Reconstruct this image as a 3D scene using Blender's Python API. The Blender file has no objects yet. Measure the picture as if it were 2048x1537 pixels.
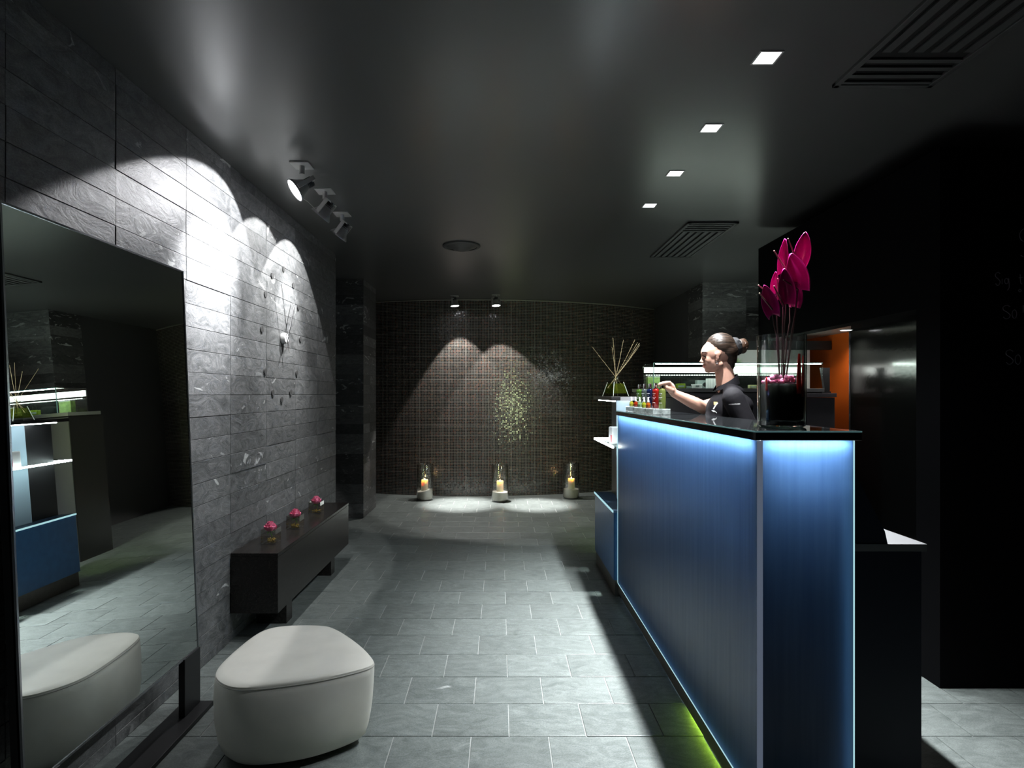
import bpy, bmesh, math, random
from mathutils import Vector, Matrix, Quaternion
from math import pi, sin, cos, radians, sqrt, atan2

random.seed(11)
scene = bpy.context.scene
COL = scene.collection

# ------------------------------------------------------------------ camera
F, CX, CY, CH = 1150.0, 1000.0, 788.0, 1.32        # focal length / principal point in 2048x1537 pixels, eye height
cam_d = bpy.data.cameras.new('camera')
cam = bpy.data.objects.new('camera', cam_d)
COL.objects.link(cam)
cam.location = (0, 0, CH)
cam.rotation_euler = (pi / 2, 0, 0)
cam_d.sensor_fit = 'HORIZONTAL'
cam_d.sensor_width = 36.0
cam_d.lens = 36.0 * F / 2048.0
cam_d.shift_x = (1024 - CX) / 2048.0
cam_d.shift_y = (CY - 768.5) / 2048.0
cam_d.clip_start = 0.02
cam_d.clip_end = 60
scene.camera = cam

# ------------------------------------------------------------------ world, exposure
world = bpy.data.worlds.new('night')
scene.world = world
world.use_nodes = True
world.node_tree.nodes['Background'].inputs['Color'].default_value = (0.010, 0.012, 0.014, 1)
world.node_tree.nodes['Background'].inputs['Strength'].default_value = 0.0
scene.view_settings.view_transform = 'Standard'
scene.view_settings.look = 'None'
scene.view_settings.gamma = 1.0
scene.view_settings.use_curve_mapping = False
scene.view_settings.exposure = 0.0
cy = scene.cycles
cy.use_denoising = True
cy.max_bounces = 10
cy.diffuse_bounces = 4
cy.glossy_bounces = 5
cy.transmission_bounces = 8
cy.transparent_max_bounces = 16
cy.sample_clamp_indirect = 10.0
cy.blur_glossy = 1.0

# light power of every lamp in the place, watts
DOWNLIGHT_W = 560.0
DOWNLIGHT_WIDE_W = 75.0
WALL_SPOT_W = ((44.0, 420.0), (36.0, 34.0), (46.0, 130.0))
MOSAIC_SPOT_W = 110.0
MOSAIC_CORE_W = 1500.0
CANDLE_W = 2.6
LED_TOP = 1800.0
LED_SIDE = 6.5

CEIL = 2.54
WX = -1.435            # left wall plane


def P(px, py, y):
    return Vector(((px - CX) / F * y, y, CH - (py - CY) / F * y))


# ------------------------------------------------------------------ materials
def newmat(name):
    m = bpy.data.materials.new(name)
    m.use_nodes = True
    nt = m.node_tree
    return m, nt, nt.nodes['Principled BSDF'], nt.nodes['Material Output']


def N(nt, typ, **kw):
    n = nt.nodes.new(typ)
    for k, v in kw.items():
        setattr(n, k, v)
    return n


def L(nt, a, b):
    nt.links.new(a, b)


def math_n(nt, op, a, b=None, clamp=False):
    n = N(nt, 'ShaderNodeMath', operation=op)
    n.use_clamp = clamp
    for i, v in enumerate((a, b)):
        if v is None:
            continue
        if isinstance(v, (int, float)):
            n.inputs[i].default_value = v
        else:
            L(nt, v, n.inputs[i])
    return n.outputs[0]


def ramp(nt, fac, stops):
    r = N(nt, 'ShaderNodeValToRGB')
    el = r.color_ramp.elements
    while len(el) < len(stops):
        el.new(0.5)
    for e, (p, c) in zip(el, stops):
        e.position = p
        e.color = (c[0], c[1], c[2], 1) if not isinstance(c, float) else (c, c, c, 1)
    L(nt, fac, r.inputs[0])
    return r.outputs[0]


def simple(name, col, rough=0.5, metal=0.0, spec=0.5, emit=None, es=0.0, noise=0.0, nscale=30.0, bump=0.0, stretch=None, coat=0.0):
    m, nt, b, o = newmat(name)
    b.inputs['Base Color'].default_value = (*col, 1)
    b.inputs['Roughness'].default_value = rough
    b.inputs['Metallic'].default_value = metal
    b.inputs['Specular IOR Level'].default_value = spec
    b.inputs['Coat Weight'].default_value = coat
    b.inputs['Coat Roughness'].default_value = 0.05
    if emit:
        b.inputs['Emission Color'].default_value = (*emit, 1)
        b.inputs['Emission Strength'].default_value = es
    if noise or bump:
        tc = N(nt, 'ShaderNodeTexCoord')
        mp = N(nt, 'ShaderNodeMapping')
        L(nt, tc.outputs['Object'], mp.inputs['Vector'])
        if stretch:
            mp.inputs['Scale'].default_value = stretch
        nz = N(nt, 'ShaderNodeTexNoise')
        nz.inputs['Scale'].default_value = nscale
        nz.inputs['Detail'].default_value = 5
        L(nt, mp.outputs[0], nz.inputs['Vector'])
        if noise:
            lo = tuple(c * (1 - noise) for c in col)
            hi = tuple(min(1, c * (1 + noise)) for c in col)
            L(nt, ramp(nt, nz.outputs[0], [(0.3, lo), (0.7, hi)]), b.inputs['Base Color'])
        if bump:
            bp = N(nt, 'ShaderNodeBump')
            bp.inputs['Strength'].default_value = bump
            bp.inputs['Distance'].default_value = 0.004
            L(nt, nz.outputs[0], bp.inputs['Height'])
            L(nt, bp.outputs[0], b.inputs['Normal'])
    return m


def emitter(name, col, s):
    m, nt, b, o = newmat(name)
    e = N(nt, 'ShaderNodeEmission')
    e.inputs[0].default_value = (*col, 1)
    e.inputs[1].default_value = s
    L(nt, e.outputs[0], o.inputs[0])
    return m


def thin_glass(name, tint=(0.95, 0.98, 0.96), refl=1.0, rough=0.02, ior=1.5):
    m, nt, b, o = newmat(name)
    t = N(nt, 'ShaderNodeBsdfTransparent')
    t.inputs[0].default_value = (*tint, 1)
    g = N(nt, 'ShaderNodeBsdfGlossy')
    g.inputs['Roughness'].default_value = rough
    lw = N(nt, 'ShaderNodeLayerWeight')
    fr = math_n(nt, 'ADD', math_n(nt, 'MULTIPLY', math_n(nt, 'POWER', lw.outputs['Facing'], 5.0), 0.96), 0.045)
    mx = N(nt, 'ShaderNodeMixShader')
    L(nt, math_n(nt, 'MULTIPLY', fr, refl, True), mx.inputs[0])
    L(nt, t.outputs[0], mx.inputs[1])
    L(nt, g.outputs[0], mx.inputs[2])
    L(nt, mx.outputs[0], o.inputs[0])
    return m


def slate(name, lo, hi, vein=(0.42, 0.43, 0.42), vth=0.66, stretch=(1, 1, 1), rough=0.5, nscale=7.0, spread=(0.62, 1.5), bump=0.25, tint=(1, 1, 1)):
    m, nt, b, o = newmat(name)
    tc = N(nt, 'ShaderNodeTexCoord')
    oi = N(nt, 'ShaderNodeObjectInfo')
    wn = N(nt, 'ShaderNodeTexWhiteNoise', noise_dimensions='1D')
    L(nt, math_n(nt, 'MULTIPLY', oi.outputs['Random'], 917.3), wn.inputs['W'])
    off = N(nt, 'ShaderNodeVectorMath', operation='SCALE')
    L(nt, wn.outputs['Color'], off.inputs[0])
    off.inputs['Scale'].default_value = 40.0
    ad = N(nt, 'ShaderNodeVectorMath', operation='ADD')
    mp = N(nt, 'ShaderNodeMapping')
    mp.inputs['Scale'].default_value = stretch
    L(nt, tc.outputs['Object'], mp.inputs['Vector'])
    L(nt, mp.outputs[0], ad.inputs[0])
    L(nt, off.outputs[0], ad.inputs[1])
    n1 = N(nt, 'ShaderNodeTexNoise')
    n1.inputs['Scale'].default_value = nscale
    n1.inputs['Detail'].default_value = 9
    n1.inputs['Roughness'].default_value = 0.65
    n1.inputs['Distortion'].default_value = 2.4
    L(nt, ad.outputs[0], n1.inputs['Vector'])
    c1 = ramp(nt, n1.outputs[0], [(0.28, lo), (0.72, hi)])
    n3 = N(nt, 'ShaderNodeTexNoise')
    n3.inputs['Scale'].default_value = 180.0
    n3.inputs['Detail'].default_value = 3
    L(nt, ad.outputs[0], n3.inputs['Vector'])
    bright = N(nt, 'ShaderNodeMapRange')
    bright.inputs['To Min'].default_value = spread[0]
    bright.inputs['To Max'].default_value = spread[1]
    L(nt, wn.outputs['Value'], bright.inputs['Value'])
    sp = N(nt, 'ShaderNodeMapRange')
    sp.inputs['From Min'].default_value = 0.3
    sp.inputs['From Max'].default_value = 0.7
    sp.inputs['To Min'].default_value = 0.72
    sp.inputs['To Max'].default_value = 1.3
    L(nt, n3.outputs[0], sp.inputs['Value'])
    mult = math_n(nt, 'MULTIPLY', bright.outputs[0], sp.outputs[0])
    sc = N(nt, 'ShaderNodeVectorMath', operation='SCALE')
    L(nt, c1, sc.inputs[0])
    L(nt, mult, sc.inputs['Scale'])
    n2 = N(nt, 'ShaderNodeTexNoise')
    n2.inputs['Scale'].default_value = nscale * 0.62
    n2.inputs['Detail'].default_value = 6
    n2.inputs['Roughness'].default_value = 0.55
    n2.inputs['Distortion'].default_value = 2.6
    L(nt, ad.outputs[0], n2.inputs['Vector'])
    v = N(nt, 'ShaderNodeMapRange')
    v.inputs['From Min'].default_value = vth
    v.inputs['From Max'].default_value = vth + 0.035
    L(nt, n2.outputs[0], v.inputs['Value'])
    mx = N(nt, 'ShaderNodeMix', data_type='RGBA')
    gate = N(nt, 'ShaderNodeSeparateColor')
    L(nt, wn.outputs['Color'], gate.inputs[0])
    gmr = N(nt, 'ShaderNodeMapRange')
    gmr.inputs['From Min'].default_value = 0.35
    gmr.inputs['From Max'].default_value = 0.85
    L(nt, gate.outputs[1], gmr.inputs['Value'])
    L(nt, math_n(nt, 'MULTIPLY', v.outputs[0], gmr.outputs[0]), mx.inputs[0])
    L(nt, sc.outputs[0], mx.inputs[6])
    mx.inputs[7].default_value = (*vein, 1)
    L(nt, mx.outputs[2], b.inputs['Base Color'])
    b.inputs['Roughness'].default_value = rough
    b.inputs['Specular IOR Level'].default_value = 0.45
    bp = N(nt, 'ShaderNodeBump')
    bp.inputs['Strength'].default_value = bump
    bp.inputs['Distance'].default_value = 0.01
    L(nt, n1.outputs[0], bp.inputs['Height'])
    L(nt, bp.outputs[0], b.inputs['Normal'])
    return m


M = {}
M['slate_wall'] = slate('slate_wall', (0.045, 0.048, 0.049), (0.165, 0.168, 0.168), vth=0.63, stretch=(1, 0.8, 1.5), nscale=8, spread=(0.78, 1.25), bump=0.35)
M['slate_dark'] = slate('slate_dark', (0.035, 0.037, 0.037), (0.10, 0.10, 0.098), vth=0.60, stretch=(1, 0.8, 2.0), nscale=8, spread=(0.5, 2.0))
M['slate_floor'] = slate('slate_floor', (0.080, 0.092, 0.088), (0.175, 0.195, 0.187), vein=(0.4, 0.42, 0.41), vth=0.70, stretch=(1.0, 2.2, 1), rough=0.36, nscale=6.5, spread=(0.92, 1.07), bump=0.08)
M['grout_floor'] = simple('grout_floor', (0.30, 0.31, 0.30), 0.8, noise=0.2)
M['grout_wall'] = simple('grout_wall', (0.05, 0.05, 0.05), 0.85)
M['ceiling'] = simple('ceiling_paint', (0.075, 0.076, 0.075), 0.28, spec=1.0)
M['ceiling_metal'] = simple('ceiling_metal', (0.45, 0.42, 0.38), 0.35, metal=0.7, noise=0.25, nscale=14, stretch=(0.4, 4, 1))
M['black_wall'] = simple('black_wall', (0.0015, 0.0015, 0.002), 0.7, spec=0.05)
M['black_gloss'] = simple('black_gloss', (0.004, 0.0045, 0.004), 0.15, spec=1.0, bump=0.12, nscale=30)
M['dark_trim'] = simple('dark_trim', (0.25, 0.25, 0.22), 0.4, metal=0.3)
M['black_wood'] = simple('black_wood', (0.014, 0.012, 0.011), 0.22, spec=0.5, noise=0.5, nscale=20, stretch=(6, 0.6, 6), bump=0.35)
M['mirror'] = simple('mirror_glass', (0.86, 0.90, 0.88), 0.0, metal=1.0)
M['black_metal'] = simple('black_metal', (0.012, 0.012, 0.013), 0.4)
M['frame_metal'] = simple('frame_metal', (0.35, 0.36, 0.38), 0.25, metal=0.9)
M['leather'] = simple('leather', (0.72, 0.70, 0.64), 0.42, spec=0.35, noise=0.05, nscale=9, bump=0.05)
M['leather_seam'] = simple('leather_seam', (0.42, 0.41, 0.38), 0.6)
M['counter_top'] = simple('counter_top_glass', (0.012, 0.013, 0.014), 0.035, spec=0.8)
M['glass_edge'] = simple('glass_edge', (0.25, 0.42, 0.40), 0.15, emit=(0.35, 0.75, 0.8), es=0.10)
M['steel'] = simple('steel', (0.36, 0.34, 0.32), 0.38, metal=0.9, noise=0.1, nscale=30, stretch=(1, 1, 14))
M['dark_steel'] = simple('dark_steel', (0.15, 0.135, 0.12), 0.42, metal=0.75, noise=0.1, nscale=30)
M['white_box'] = simple('cavity_blue', (0.03, 0.042, 0.07), 0.6)
M['led_top'] = emitter('led_top', (0.72, 0.90, 1.0), LED_TOP)
M['led_low'] = emitter('led_low', (0.45, 0.80, 1.0), LED_SIDE)
M['led_edge'] = emitter('edge_lit_glass', (0.55, 0.92, 1.0), 0.8)
M['led_edge_soft'] = emitter('edge_lit_glass_soft', (0.42, 0.52, 0.72), 0.20)
M['led_shelf'] = emitter('led_shelf', (0.88, 0.97, 1.0), 30.0)
M['led_green'] = emitter('led_green', (0.42, 0.75, 0.05), 30.0)
M['led_case'] = emitter('led_case', (0.93, 1.0, 0.93), 5.0)
M['lamp_face'] = emitter('lamp_face', (0.95, 0.95, 1.0), 14.0)
M['down_face'] = emitter('down_face', (0.96, 0.97, 1.0), 3.5)
M['fixture_grey'] = simple('fixture_grey', (0.42, 0.42, 0.41), 0.45, metal=0.2)
M['reflector'] = simple('reflector', (0.30, 0.30, 0.30), 0.3, metal=0.5)
M['heat_sink'] = simple('heat_sink', (0.01, 0.01, 0.011), 0.35)
M['vent_grey'] = simple('vent_grey', (0.05, 0.052, 0.051), 0.5)
M['vent_dark'] = simple('vent_dark', (0.002, 0.002, 0.002), 0.9)
M['dome'] = simple('dome_grey', (0.05, 0.05, 0.05), 0.5)
M['glass'] = thin_glass('thin_glass')
M['lantern_glass'] = thin_glass('lantern_glass', (0.90, 0.90, 0.88), 2.6)
M['glass_soft'] = thin_glass('thin_glass_soft', (0.93, 0.96, 0.93), 0.8)
M['glass_green'] = thin_glass('thin_glass_green', (0.90, 0.96, 0.93), 1.0)
M['acrylic'] = simple('acrylic', (0.30, 0.34, 0.33), 0.08, spec=0.8, noise=0.5, nscale=40)
M['acrylic'].node_tree.nodes['Principled BSDF'].inputs['Alpha'].default_value = 0.6
M['sand'] = simple('sand', (0.62, 0.59, 0.52), 0.9, noise=0.2, nscale=300)
M['reed'] = simple('reed', (0.20, 0.16, 0.08), 0.7)
M['oil_green'] = simple('oil_green', (0.30, 0.36, 0.03), 0.1, emit=None)
M['oil_green'].node_tree.nodes['Principled BSDF'].inputs['Transmission Weight'].default_value = 0.8
M['pink'] = simple('rose_pink', (0.90, 0.20, 0.34), 0.5, noise=0.3, nscale=60)
M['pink_pale'] = simple('petal_pink', (0.80, 0.22, 0.42), 0.5, noise=0.3, nscale=80)
M['anthurium'] = simple('anthurium', (0.50, 0.012, 0.21), 0.28, spec=0.5, noise=0.25, nscale=14, coat=0.2)
M['spadix'] = simple('spadix', (0.10, 0.018, 0.022), 0.4)
M['spadix_tip'] = simple('spadix_tip', (0.6, 0.5, 0.35), 0.5)
M['stem_dark'] = simple('stem_dark', (0.05, 0.022, 0.018), 0.5)
M['stem_green'] = simple('stem_green', (0.10, 0.26, 0.03), 0.5)
M['gold_pebbles'] = simple('gold_pebbles', (0.45, 0.30, 0.05), 0.35, noise=0.5, nscale=120)
M['black_leaf'] = simple('black_leaf', (0.003, 0.004, 0.002), 0.5, spec=0.15, noise=0.5, nscale=25)
M['red_leaf'] = simple('red_leaf', (0.62, 0.015, 0.008), 0.35)
M['chalk'] = simple('chalk', (0.12, 0.115, 0.135), 0.9)
M['orange'] = simple('orange_glass', (0.42, 0.075, 0.008), 0.08, spec=0.6)
M['lilac'] = simple('lilac_grey', (0.105, 0.10, 0.115), 0.5)
M['grey_top'] = simple('grey_top', (0.25, 0.25, 0.26), 0.35)
M['navy'] = simple('navy_panel', (0.012, 0.016, 0.028), 0.5, spec=0.25)
M['pale_top'] = simple('pale_top', (0.15, 0.15, 0.155), 0.4)
M['brushed'] = simple('brushed_steel', (0.55, 0.53, 0.52), 0.4, metal=0.6, noise=0.08, nscale=60, stretch=(30, 1, 1))
M['skin'] = simple('skin', (0.35, 0.20, 0.15), 0.5, spec=0.2, noise=0.05, nscale=40)
M['skin'].node_tree.nodes['Principled BSDF'].inputs['Subsurface Weight'].default_value = 0.12
M['skin'].node_tree.nodes['Principled BSDF'].inputs['Subsurface Radius'].default_value = (0.02, 0.008, 0.005)
M['lip'] = simple('lip', (0.50, 0.18, 0.16), 0.4)
M['hair'] = simple('hair', (0.020, 0.0125, 0.0085), 0.42, spec=0.22, noise=0.8, nscale=16, stretch=(0.6, 5, 9), bump=0.5)
M['hair_bun'] = simple('hair_bun', (0.045, 0.022, 0.012), 0.45, noise=0.6, nscale=60, bump=0.9)
M['scrunchie'] = simple('scrunchie', (0.003, 0.003, 0.004), 0.85, noise=0.4, nscale=50, bump=0.6)
M['tunic'] = simple('tunic_black', (0.0055, 0.005, 0.0065), 0.8, spec=0.12, noise=0.2, nscale=30, bump=0.2)
M['trim_gold'] = simple('gold_print', (0.55, 0.38, 0.12), 0.5)
M['white_print'] = simple('white_print', (0.55, 0.55, 0.55), 0.6)
M['wax'] = simple('wax', (0.90, 0.80, 0.58), 0.5, spec=0.3)
wb = M['wax'].node_tree.nodes['Principled BSDF']
wb.inputs['Subsurface Weight'].default_value = 1.0
wb.inputs['Subsurface Radius'].default_value = (0.05, 0.03, 0.015)
wb.inputs['Subsurface Scale'].default_value = 1.0
M['flame'] = emitter('flame', (1.0, 0.72, 0.36), 18.0)
M['wick'] = simple('wick', (0.01, 0.01, 0.01), 0.9)
M['chrome'] = simple('chrome', (0.8, 0.8, 0.82), 0.12, metal=1.0)
M['white_card'] = simple('white_card', (0.80, 0.80, 0.80), 0.5)
M['red_card'] = simple('red_card', (0.62, 0.03, 0.06), 0.5)
M['green_card'] = simple('green_card', (0.33, 0.50, 0.17), 0.5, noise=0.3, nscale=30)
M['teal_card'] = simple('teal_card', (0.22, 0.27, 0.26), 0.5)
M['white_plastic'] = simple('white_plastic', (0.55, 0.55, 0.54), 0.4)


def blue_panel():
    """frosted blue glass: lets the LED light behind it through, brushed satin face"""
    m, nt, b, o = newmat('frosted_blue_glass')
    tc = N(nt, 'ShaderNodeTexCoord')
    mp = N(nt, 'ShaderNodeMapping')
    mp.inputs['Scale'].default_value = (22, 22, 0.9)
    L(nt, tc.outputs['Object'], mp.inputs['Vector'])
    nz = N(nt, 'ShaderNodeTexNoise')
    nz.inputs['Scale'].default_value = 2.2
    nz.inputs['Detail'].default_value = 5
    L(nt, mp.outputs[0], nz.inputs['Vector'])
    tr = N(nt, 'ShaderNodeBsdfTranslucent')
    L(nt, ramp(nt, nz.outputs[0], [(0.3, (0.27, 0.38, 0.54)), (0.7, (0.35, 0.47, 0.63))]), tr.inputs[0])
    b.inputs['Roughness'].default_value = 0.33
    b.inputs['Specular IOR Level'].default_value = 0.5
    L(nt, ramp(nt, nz.outputs[0], [(0.3, (0.018, 0.034, 0.062)), (0.7, (0.034, 0.058, 0.095))]), b.inputs['Base Color'])
    mx = N(nt, 'ShaderNodeMixShader')
    mx.inputs[0].default_value = 0.40
    L(nt, b.outputs[0], mx.inputs[1])
    L(nt, tr.outputs[0], mx.inputs[2])
    L(nt, mx.outputs[0], o.inputs[0])
    return m


M['blue_panel'] = blue_panel()
M['pale_panel'] = simple('pale_blue_panel', (0.42, 0.56, 0.66), 0.4)
M['blue_solid'] = simple('blue_lacquer', (0.035, 0.12, 0.27), 0.35, noise=0.1, nscale=20)


def mosaic():
    """2 cm glass mosaic: UV in metres, a light grout, a tilt and a colour of its own for every tile"""
    m, nt, b, o = newmat('glass_mosaic')
    tc = N(nt, 'ShaderNodeTexCoord')
    sx = N(nt, 'ShaderNodeSeparateXYZ')
    L(nt, tc.outputs['UV'], sx.inputs[0])
    PITCH = 0.0200
    u = math_n(nt, 'DIVIDE', sx.outputs[0], PITCH)
    v = math_n(nt, 'DIVIDE', sx.outputs[1], PITCH)
    fu = math_n(nt, 'FRACT', u)
    fv = math_n(nt, 'FRACT', v)
    iu = math_n(nt, 'FLOOR', u)
    iv = math_n(nt, 'FLOOR', v)
    cb = N(nt, 'ShaderNodeCombineXYZ')
    L(nt, iu, cb.inputs[0])
    L(nt, iv, cb.inputs[1])
    wn = N(nt, 'ShaderNodeTexWhiteNoise', noise_dimensions='2D')
    L(nt, cb.outputs[0], wn.inputs['Vector'])
    # sheet joints every 15 tiles are a little wider
    su = math_n(nt, 'LESS_THAN', math_n(nt, 'MODULO', math_n(nt, 'ABSOLUTE', iu), 15.0), 0.5)
    sv = math_n(nt, 'LESS_THAN', math_n(nt, 'MODULO', math_n(nt, 'ABSOLUTE', iv), 15.0), 0.5)
    gu = math_n(nt, 'ADD', math_n(nt, 'MULTIPLY', su, 0.10), 0.17)
    gv = math_n(nt, 'ADD', math_n(nt, 'MULTIPLY', sv, 0.10), 0.17)
    g = math_n(nt, 'MAXIMUM', math_n(nt, 'LESS_THAN', fu, gu), math_n(nt, 'LESS_THAN', fv, gv))
    sc = N(nt, 'ShaderNodeSeparateColor')
    L(nt, wn.outputs['Color'], sc.inputs[0])
    tilt = 0.14
    geo = N(nt, 'ShaderNodeNewGeometry')
    cr = N(nt, 'ShaderNodeVectorMath', operation='CROSS_PRODUCT')
    cr.inputs[0].default_value = (0, 0, 1)
    L(nt, geo.outputs['Normal'], cr.inputs[1])
    s1 = N(nt, 'ShaderNodeVectorMath', operation='SCALE')
    L(nt, cr.outputs[0], s1.inputs[0])
    L(nt, math_n(nt, 'MULTIPLY', math_n(nt, 'SUBTRACT', sc.outputs[0], 0.5), tilt), s1.inputs['Scale'])
    s2 = N(nt, 'ShaderNodeVectorMath', operation='SCALE')
    s2.inputs[0].default_value = (0, 0, 1)
    L(nt, math_n(nt, 'MULTIPLY', math_n(nt, 'SUBTRACT', sc.outputs[1], 0.5), tilt), s2.inputs['Scale'])
    a1 = N(nt, 'ShaderNodeVectorMath', operation='ADD')
    L(nt, geo.outputs['Normal'], a1.inputs[0])
    L(nt, s1.outputs[0], a1.inputs[1])
    a2 = N(nt, 'ShaderNodeVectorMath', operation='ADD')
    L(nt, a1.outputs[0], a2.inputs[0])
    L(nt, s2.outputs[0], a2.inputs[1])
    nm = N(nt, 'ShaderNodeVectorMath', operation='NORMALIZE')
    L(nt, a2.outputs[0], nm.inputs[0])
    col = ramp(nt, sc.outputs[2], [(0.0, (0.006, 0.006, 0.006)), (0.45, (0.014, 0.011, 0.009)), (0.7, (0.022, 0.011, 0.008)), (0.88, (0.07, 0.022, 0.016)), (1.0, (0.06, 0.033, 0.012))])
    b.inputs['Roughness'].default_value = 0.22
    b.inputs['Specular IOR Level'].default_value = 1.0
    L(nt, col, b.inputs['Base Color'])
    L(nt, nm.outputs[0], b.inputs['Normal'])
    d = N(nt, 'ShaderNodeBsdfDiffuse')
    d.inputs[0].default_value = (0.22, 0.215, 0.20, 1)
    mx = N(nt, 'ShaderNodeMixShader')
    L(nt, g, mx.inputs[0])
    L(nt, b.outputs[0], mx.inputs[1])
    L(nt, d.outputs[0], mx.inputs[2])
    L(nt, mx.outputs[0], o.inputs[0])
    return m


M['mosaic'] = mosaic()


# ------------------------------------------------------------------ mesh helpers
class MB:
    """collects shapes; build() links them as one mesh object"""

    def __init__(s):
        s.v, s.f, s.sm = [], [], []

    def add(s, vs, fs, smooth=False):
        o = len(s.v)
        s.v += [tuple(v) for v in vs]
        s.f += [tuple(i + o for i in f) for f in fs]
        s.sm += [smooth] * len(fs)
        return s

    def box(s, x0, x1, y0, y1, z0, z1, bev=0.0, mat=None):
        if bev:
            bm = bmesh.new()
            bmesh.ops.create_cube(bm, size=1.0)
            for v in bm.verts:
                v.co = Vector(((x0 + x1) / 2 + v.co.x * (x1 - x0), (y0 + y1) / 2 + v.co.y * (y1 - y0), (z0 + z1) / 2 + v.co.z * (z1 - z0)))
            bmesh.ops.bevel(bm, geom=bm.edges[:], offset=bev, segments=2, profile=0.5, affect='EDGES', clamp_overlap=True)
            bm.verts.index_update()
            vs = [v.co.copy() for v in bm.verts]
            fs = [[v.index for v in f.verts] for f in bm.faces]
            bm.free()
        else:
            vs = [Vector(c) for c in ((x0, y0, z0), (x1, y0, z0), (x1, y1, z0), (x0, y1, z0), (x0, y0, z1), (x1, y0, z1), (x1, y1, z1), (x0, y1, z1))]
            fs = [(0, 3, 2, 1), (4, 5, 6, 7), (0, 1, 5, 4), (1, 2, 6, 5), (2, 3, 7, 6), (3, 0, 4, 7)]
        if mat:
            vs = [mat @ v for v in vs]
        return s.add(vs, fs)

    def tube(s, pts, rad, seg=8, cap=True, smooth=True):
        pts = [Vector(p) for p in pts]
        n = len(pts)
        rs = rad if isinstance(rad, (list, tuple)) else [rad] * n
        vs, fs = [], []
        prev = None
        for i, p in enumerate(pts):
            t = (pts[min(i + 1, n - 1)] - pts[max(i - 1, 0)]).normalized()
            if prev is None:
                a = Vector((0, 0, 1)) if abs(t.z) < 0.9 else Vector((1, 0, 0))
                e1 = t.cross(a).normalized()
            else:
                e1 = (prev - t * prev.dot(t)).normalized()
            prev = e1
            e2 = t.cross(e1)
            for k in range(seg):
                a = 2 * pi * k / seg
                vs.append(p + (e1 * cos(a) + e2 * sin(a)) * rs[i])
        for i in range(n - 1):
            for k in range(seg):
                k2 = (k + 1) % seg
                fs.append((i * seg + k, i * seg + k2, (i + 1) * seg + k2, (i + 1) * seg + k))
        if cap:
            fs.append(tuple(range(seg))[::-1])
            fs.append(tuple((n - 1) * seg + k for k in range(seg)))
        return s.add(vs, fs, smooth)

    def lathe(s, prof, c=(0, 0, 0), seg=32, mat=None, smooth=True, close=False):
        """profile [(r, z)] about the z axis through c; mat turns it first"""
        c = Vector(c)
        vs, fs = [], []
        n = len(prof)
        for r, z in prof:
            for k in range(seg):
                a = 2 * pi * k / seg
                p = Vector((r * cos(a), r * sin(a), z))
                vs.append((mat @ p if mat else p) + c)
        for i in range(n - 1 + (1 if close else 0)):
            j = (i + 1) % n
            for k in range(seg):
                k2 = (k + 1) % seg
                fs.append((i * seg + k, i * seg + k2, j * seg + k2, j * seg + k))
        if not close:
            if prof[0][0] > 1e-6:
                fs.append(tuple(range(seg))[::-1])
            if prof[-1][0] > 1e-6:
                fs.append(tuple((n - 1) * seg + k for k in range(seg)))
        return s.add(vs, fs, smooth)

    def ell(s, c, r, rot=None, seg=16, rings=10, smooth=True):
        c = Vector(c)
        prof = []
        vs, fs = [], []
        if isinstance(r, (int, float)):
            r = (r, r, r)
        vs.append(Vector((0, 0, -r[2])))
        for i in range(1, rings):
            t = -pi / 2 + pi * i / rings
            for k in range(seg):
                a = 2 * pi * k / seg
                vs.append(Vector((r[0] * cos(t) * cos(a), r[1] * cos(t) * sin(a), r[2] * sin(t))))
        vs.append(Vector((0, 0, r[2])))
        top = len(vs) - 1
        for k in range(seg):
            fs.append((0, 1 + (k + 1) % seg, 1 + k))
            fs.append((top, 1 + (rings - 2) * seg + k, 1 + (rings - 2) * seg + (k + 1) % seg))
        for i in range(rings - 2):
            for k in range(seg):
                k2 = (k + 1) % seg
                fs.append((1 + i * seg + k, 1 + i * seg + k2, 1 + (i + 1) * seg + k2, 1 + (i + 1) * seg + k))
        vs = [(rot @ v if rot else v) + c for v in vs]
        return s.add(vs, fs, smooth)

    def cap(s, p0, r0, p1, r1, seg=16):
        """tapered capsule"""
        p0, p1 = Vector(p0), Vector(p1)
        d = p1 - p0
        Lg = max(d.length, 1e-5)
        q = d.to_track_quat('Z', 'Y').to_matrix()
        prof = [(0.0005, -r0)]
        for i in range(1, 5):
            t = -pi / 2 + pi / 2 * i / 4
            prof.append((r0 * cos(t), r0 * sin(t)))
        for i in range(0, 4):
            t = pi / 2 * i / 4
            prof.append((r1 * cos(t), Lg + r1 * sin(t)))
        prof.append((0.0005, Lg + r1))
        return s.lathe(prof, p0, seg, q)

    def prism(s, poly, axis, a0, a1, smooth=False):
        """2-D outline pushed along an axis ('x': (y,z), 'y': (x,z), 'z': (x,y))"""
        def pt(p, a):
            return {'x': (a, p[0], p[1]), 'y': (p[0], a, p[1]), 'z': (p[0], p[1], a)}[axis]
        n = len(poly)
        vs = [pt(p, a0) for p in poly] + [pt(p, a1) for p in poly]
        s.add(vs[:], [(i, (i + 1) % n, n + (i + 1) % n, n + i) for i in range(n)], smooth)
        s.add(vs[:n], [tuple(range(n))[::-1]])
        s.add(vs[n:], [tuple(range(n))])
        return s

    def mesh(s, name, mat):
        me = bpy.data.meshes.new(name)
        me.from_pydata(s.v, [], s.f)
        me.polygons.foreach_set('use_smooth', s.sm)
        bm = bmesh.new()
        bm.from_mesh(me)
        bmesh.ops.recalc_face_normals(bm, faces=bm.faces)
        bm.to_mesh(me)
        bm.free()
        if any(s.sm):
            me.set_sharp_from_angle(angle=radians(42))
        if mat:
            me.materials.append(M[mat] if isinstance(mat, str) else mat)
        me.update()
        return me

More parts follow.
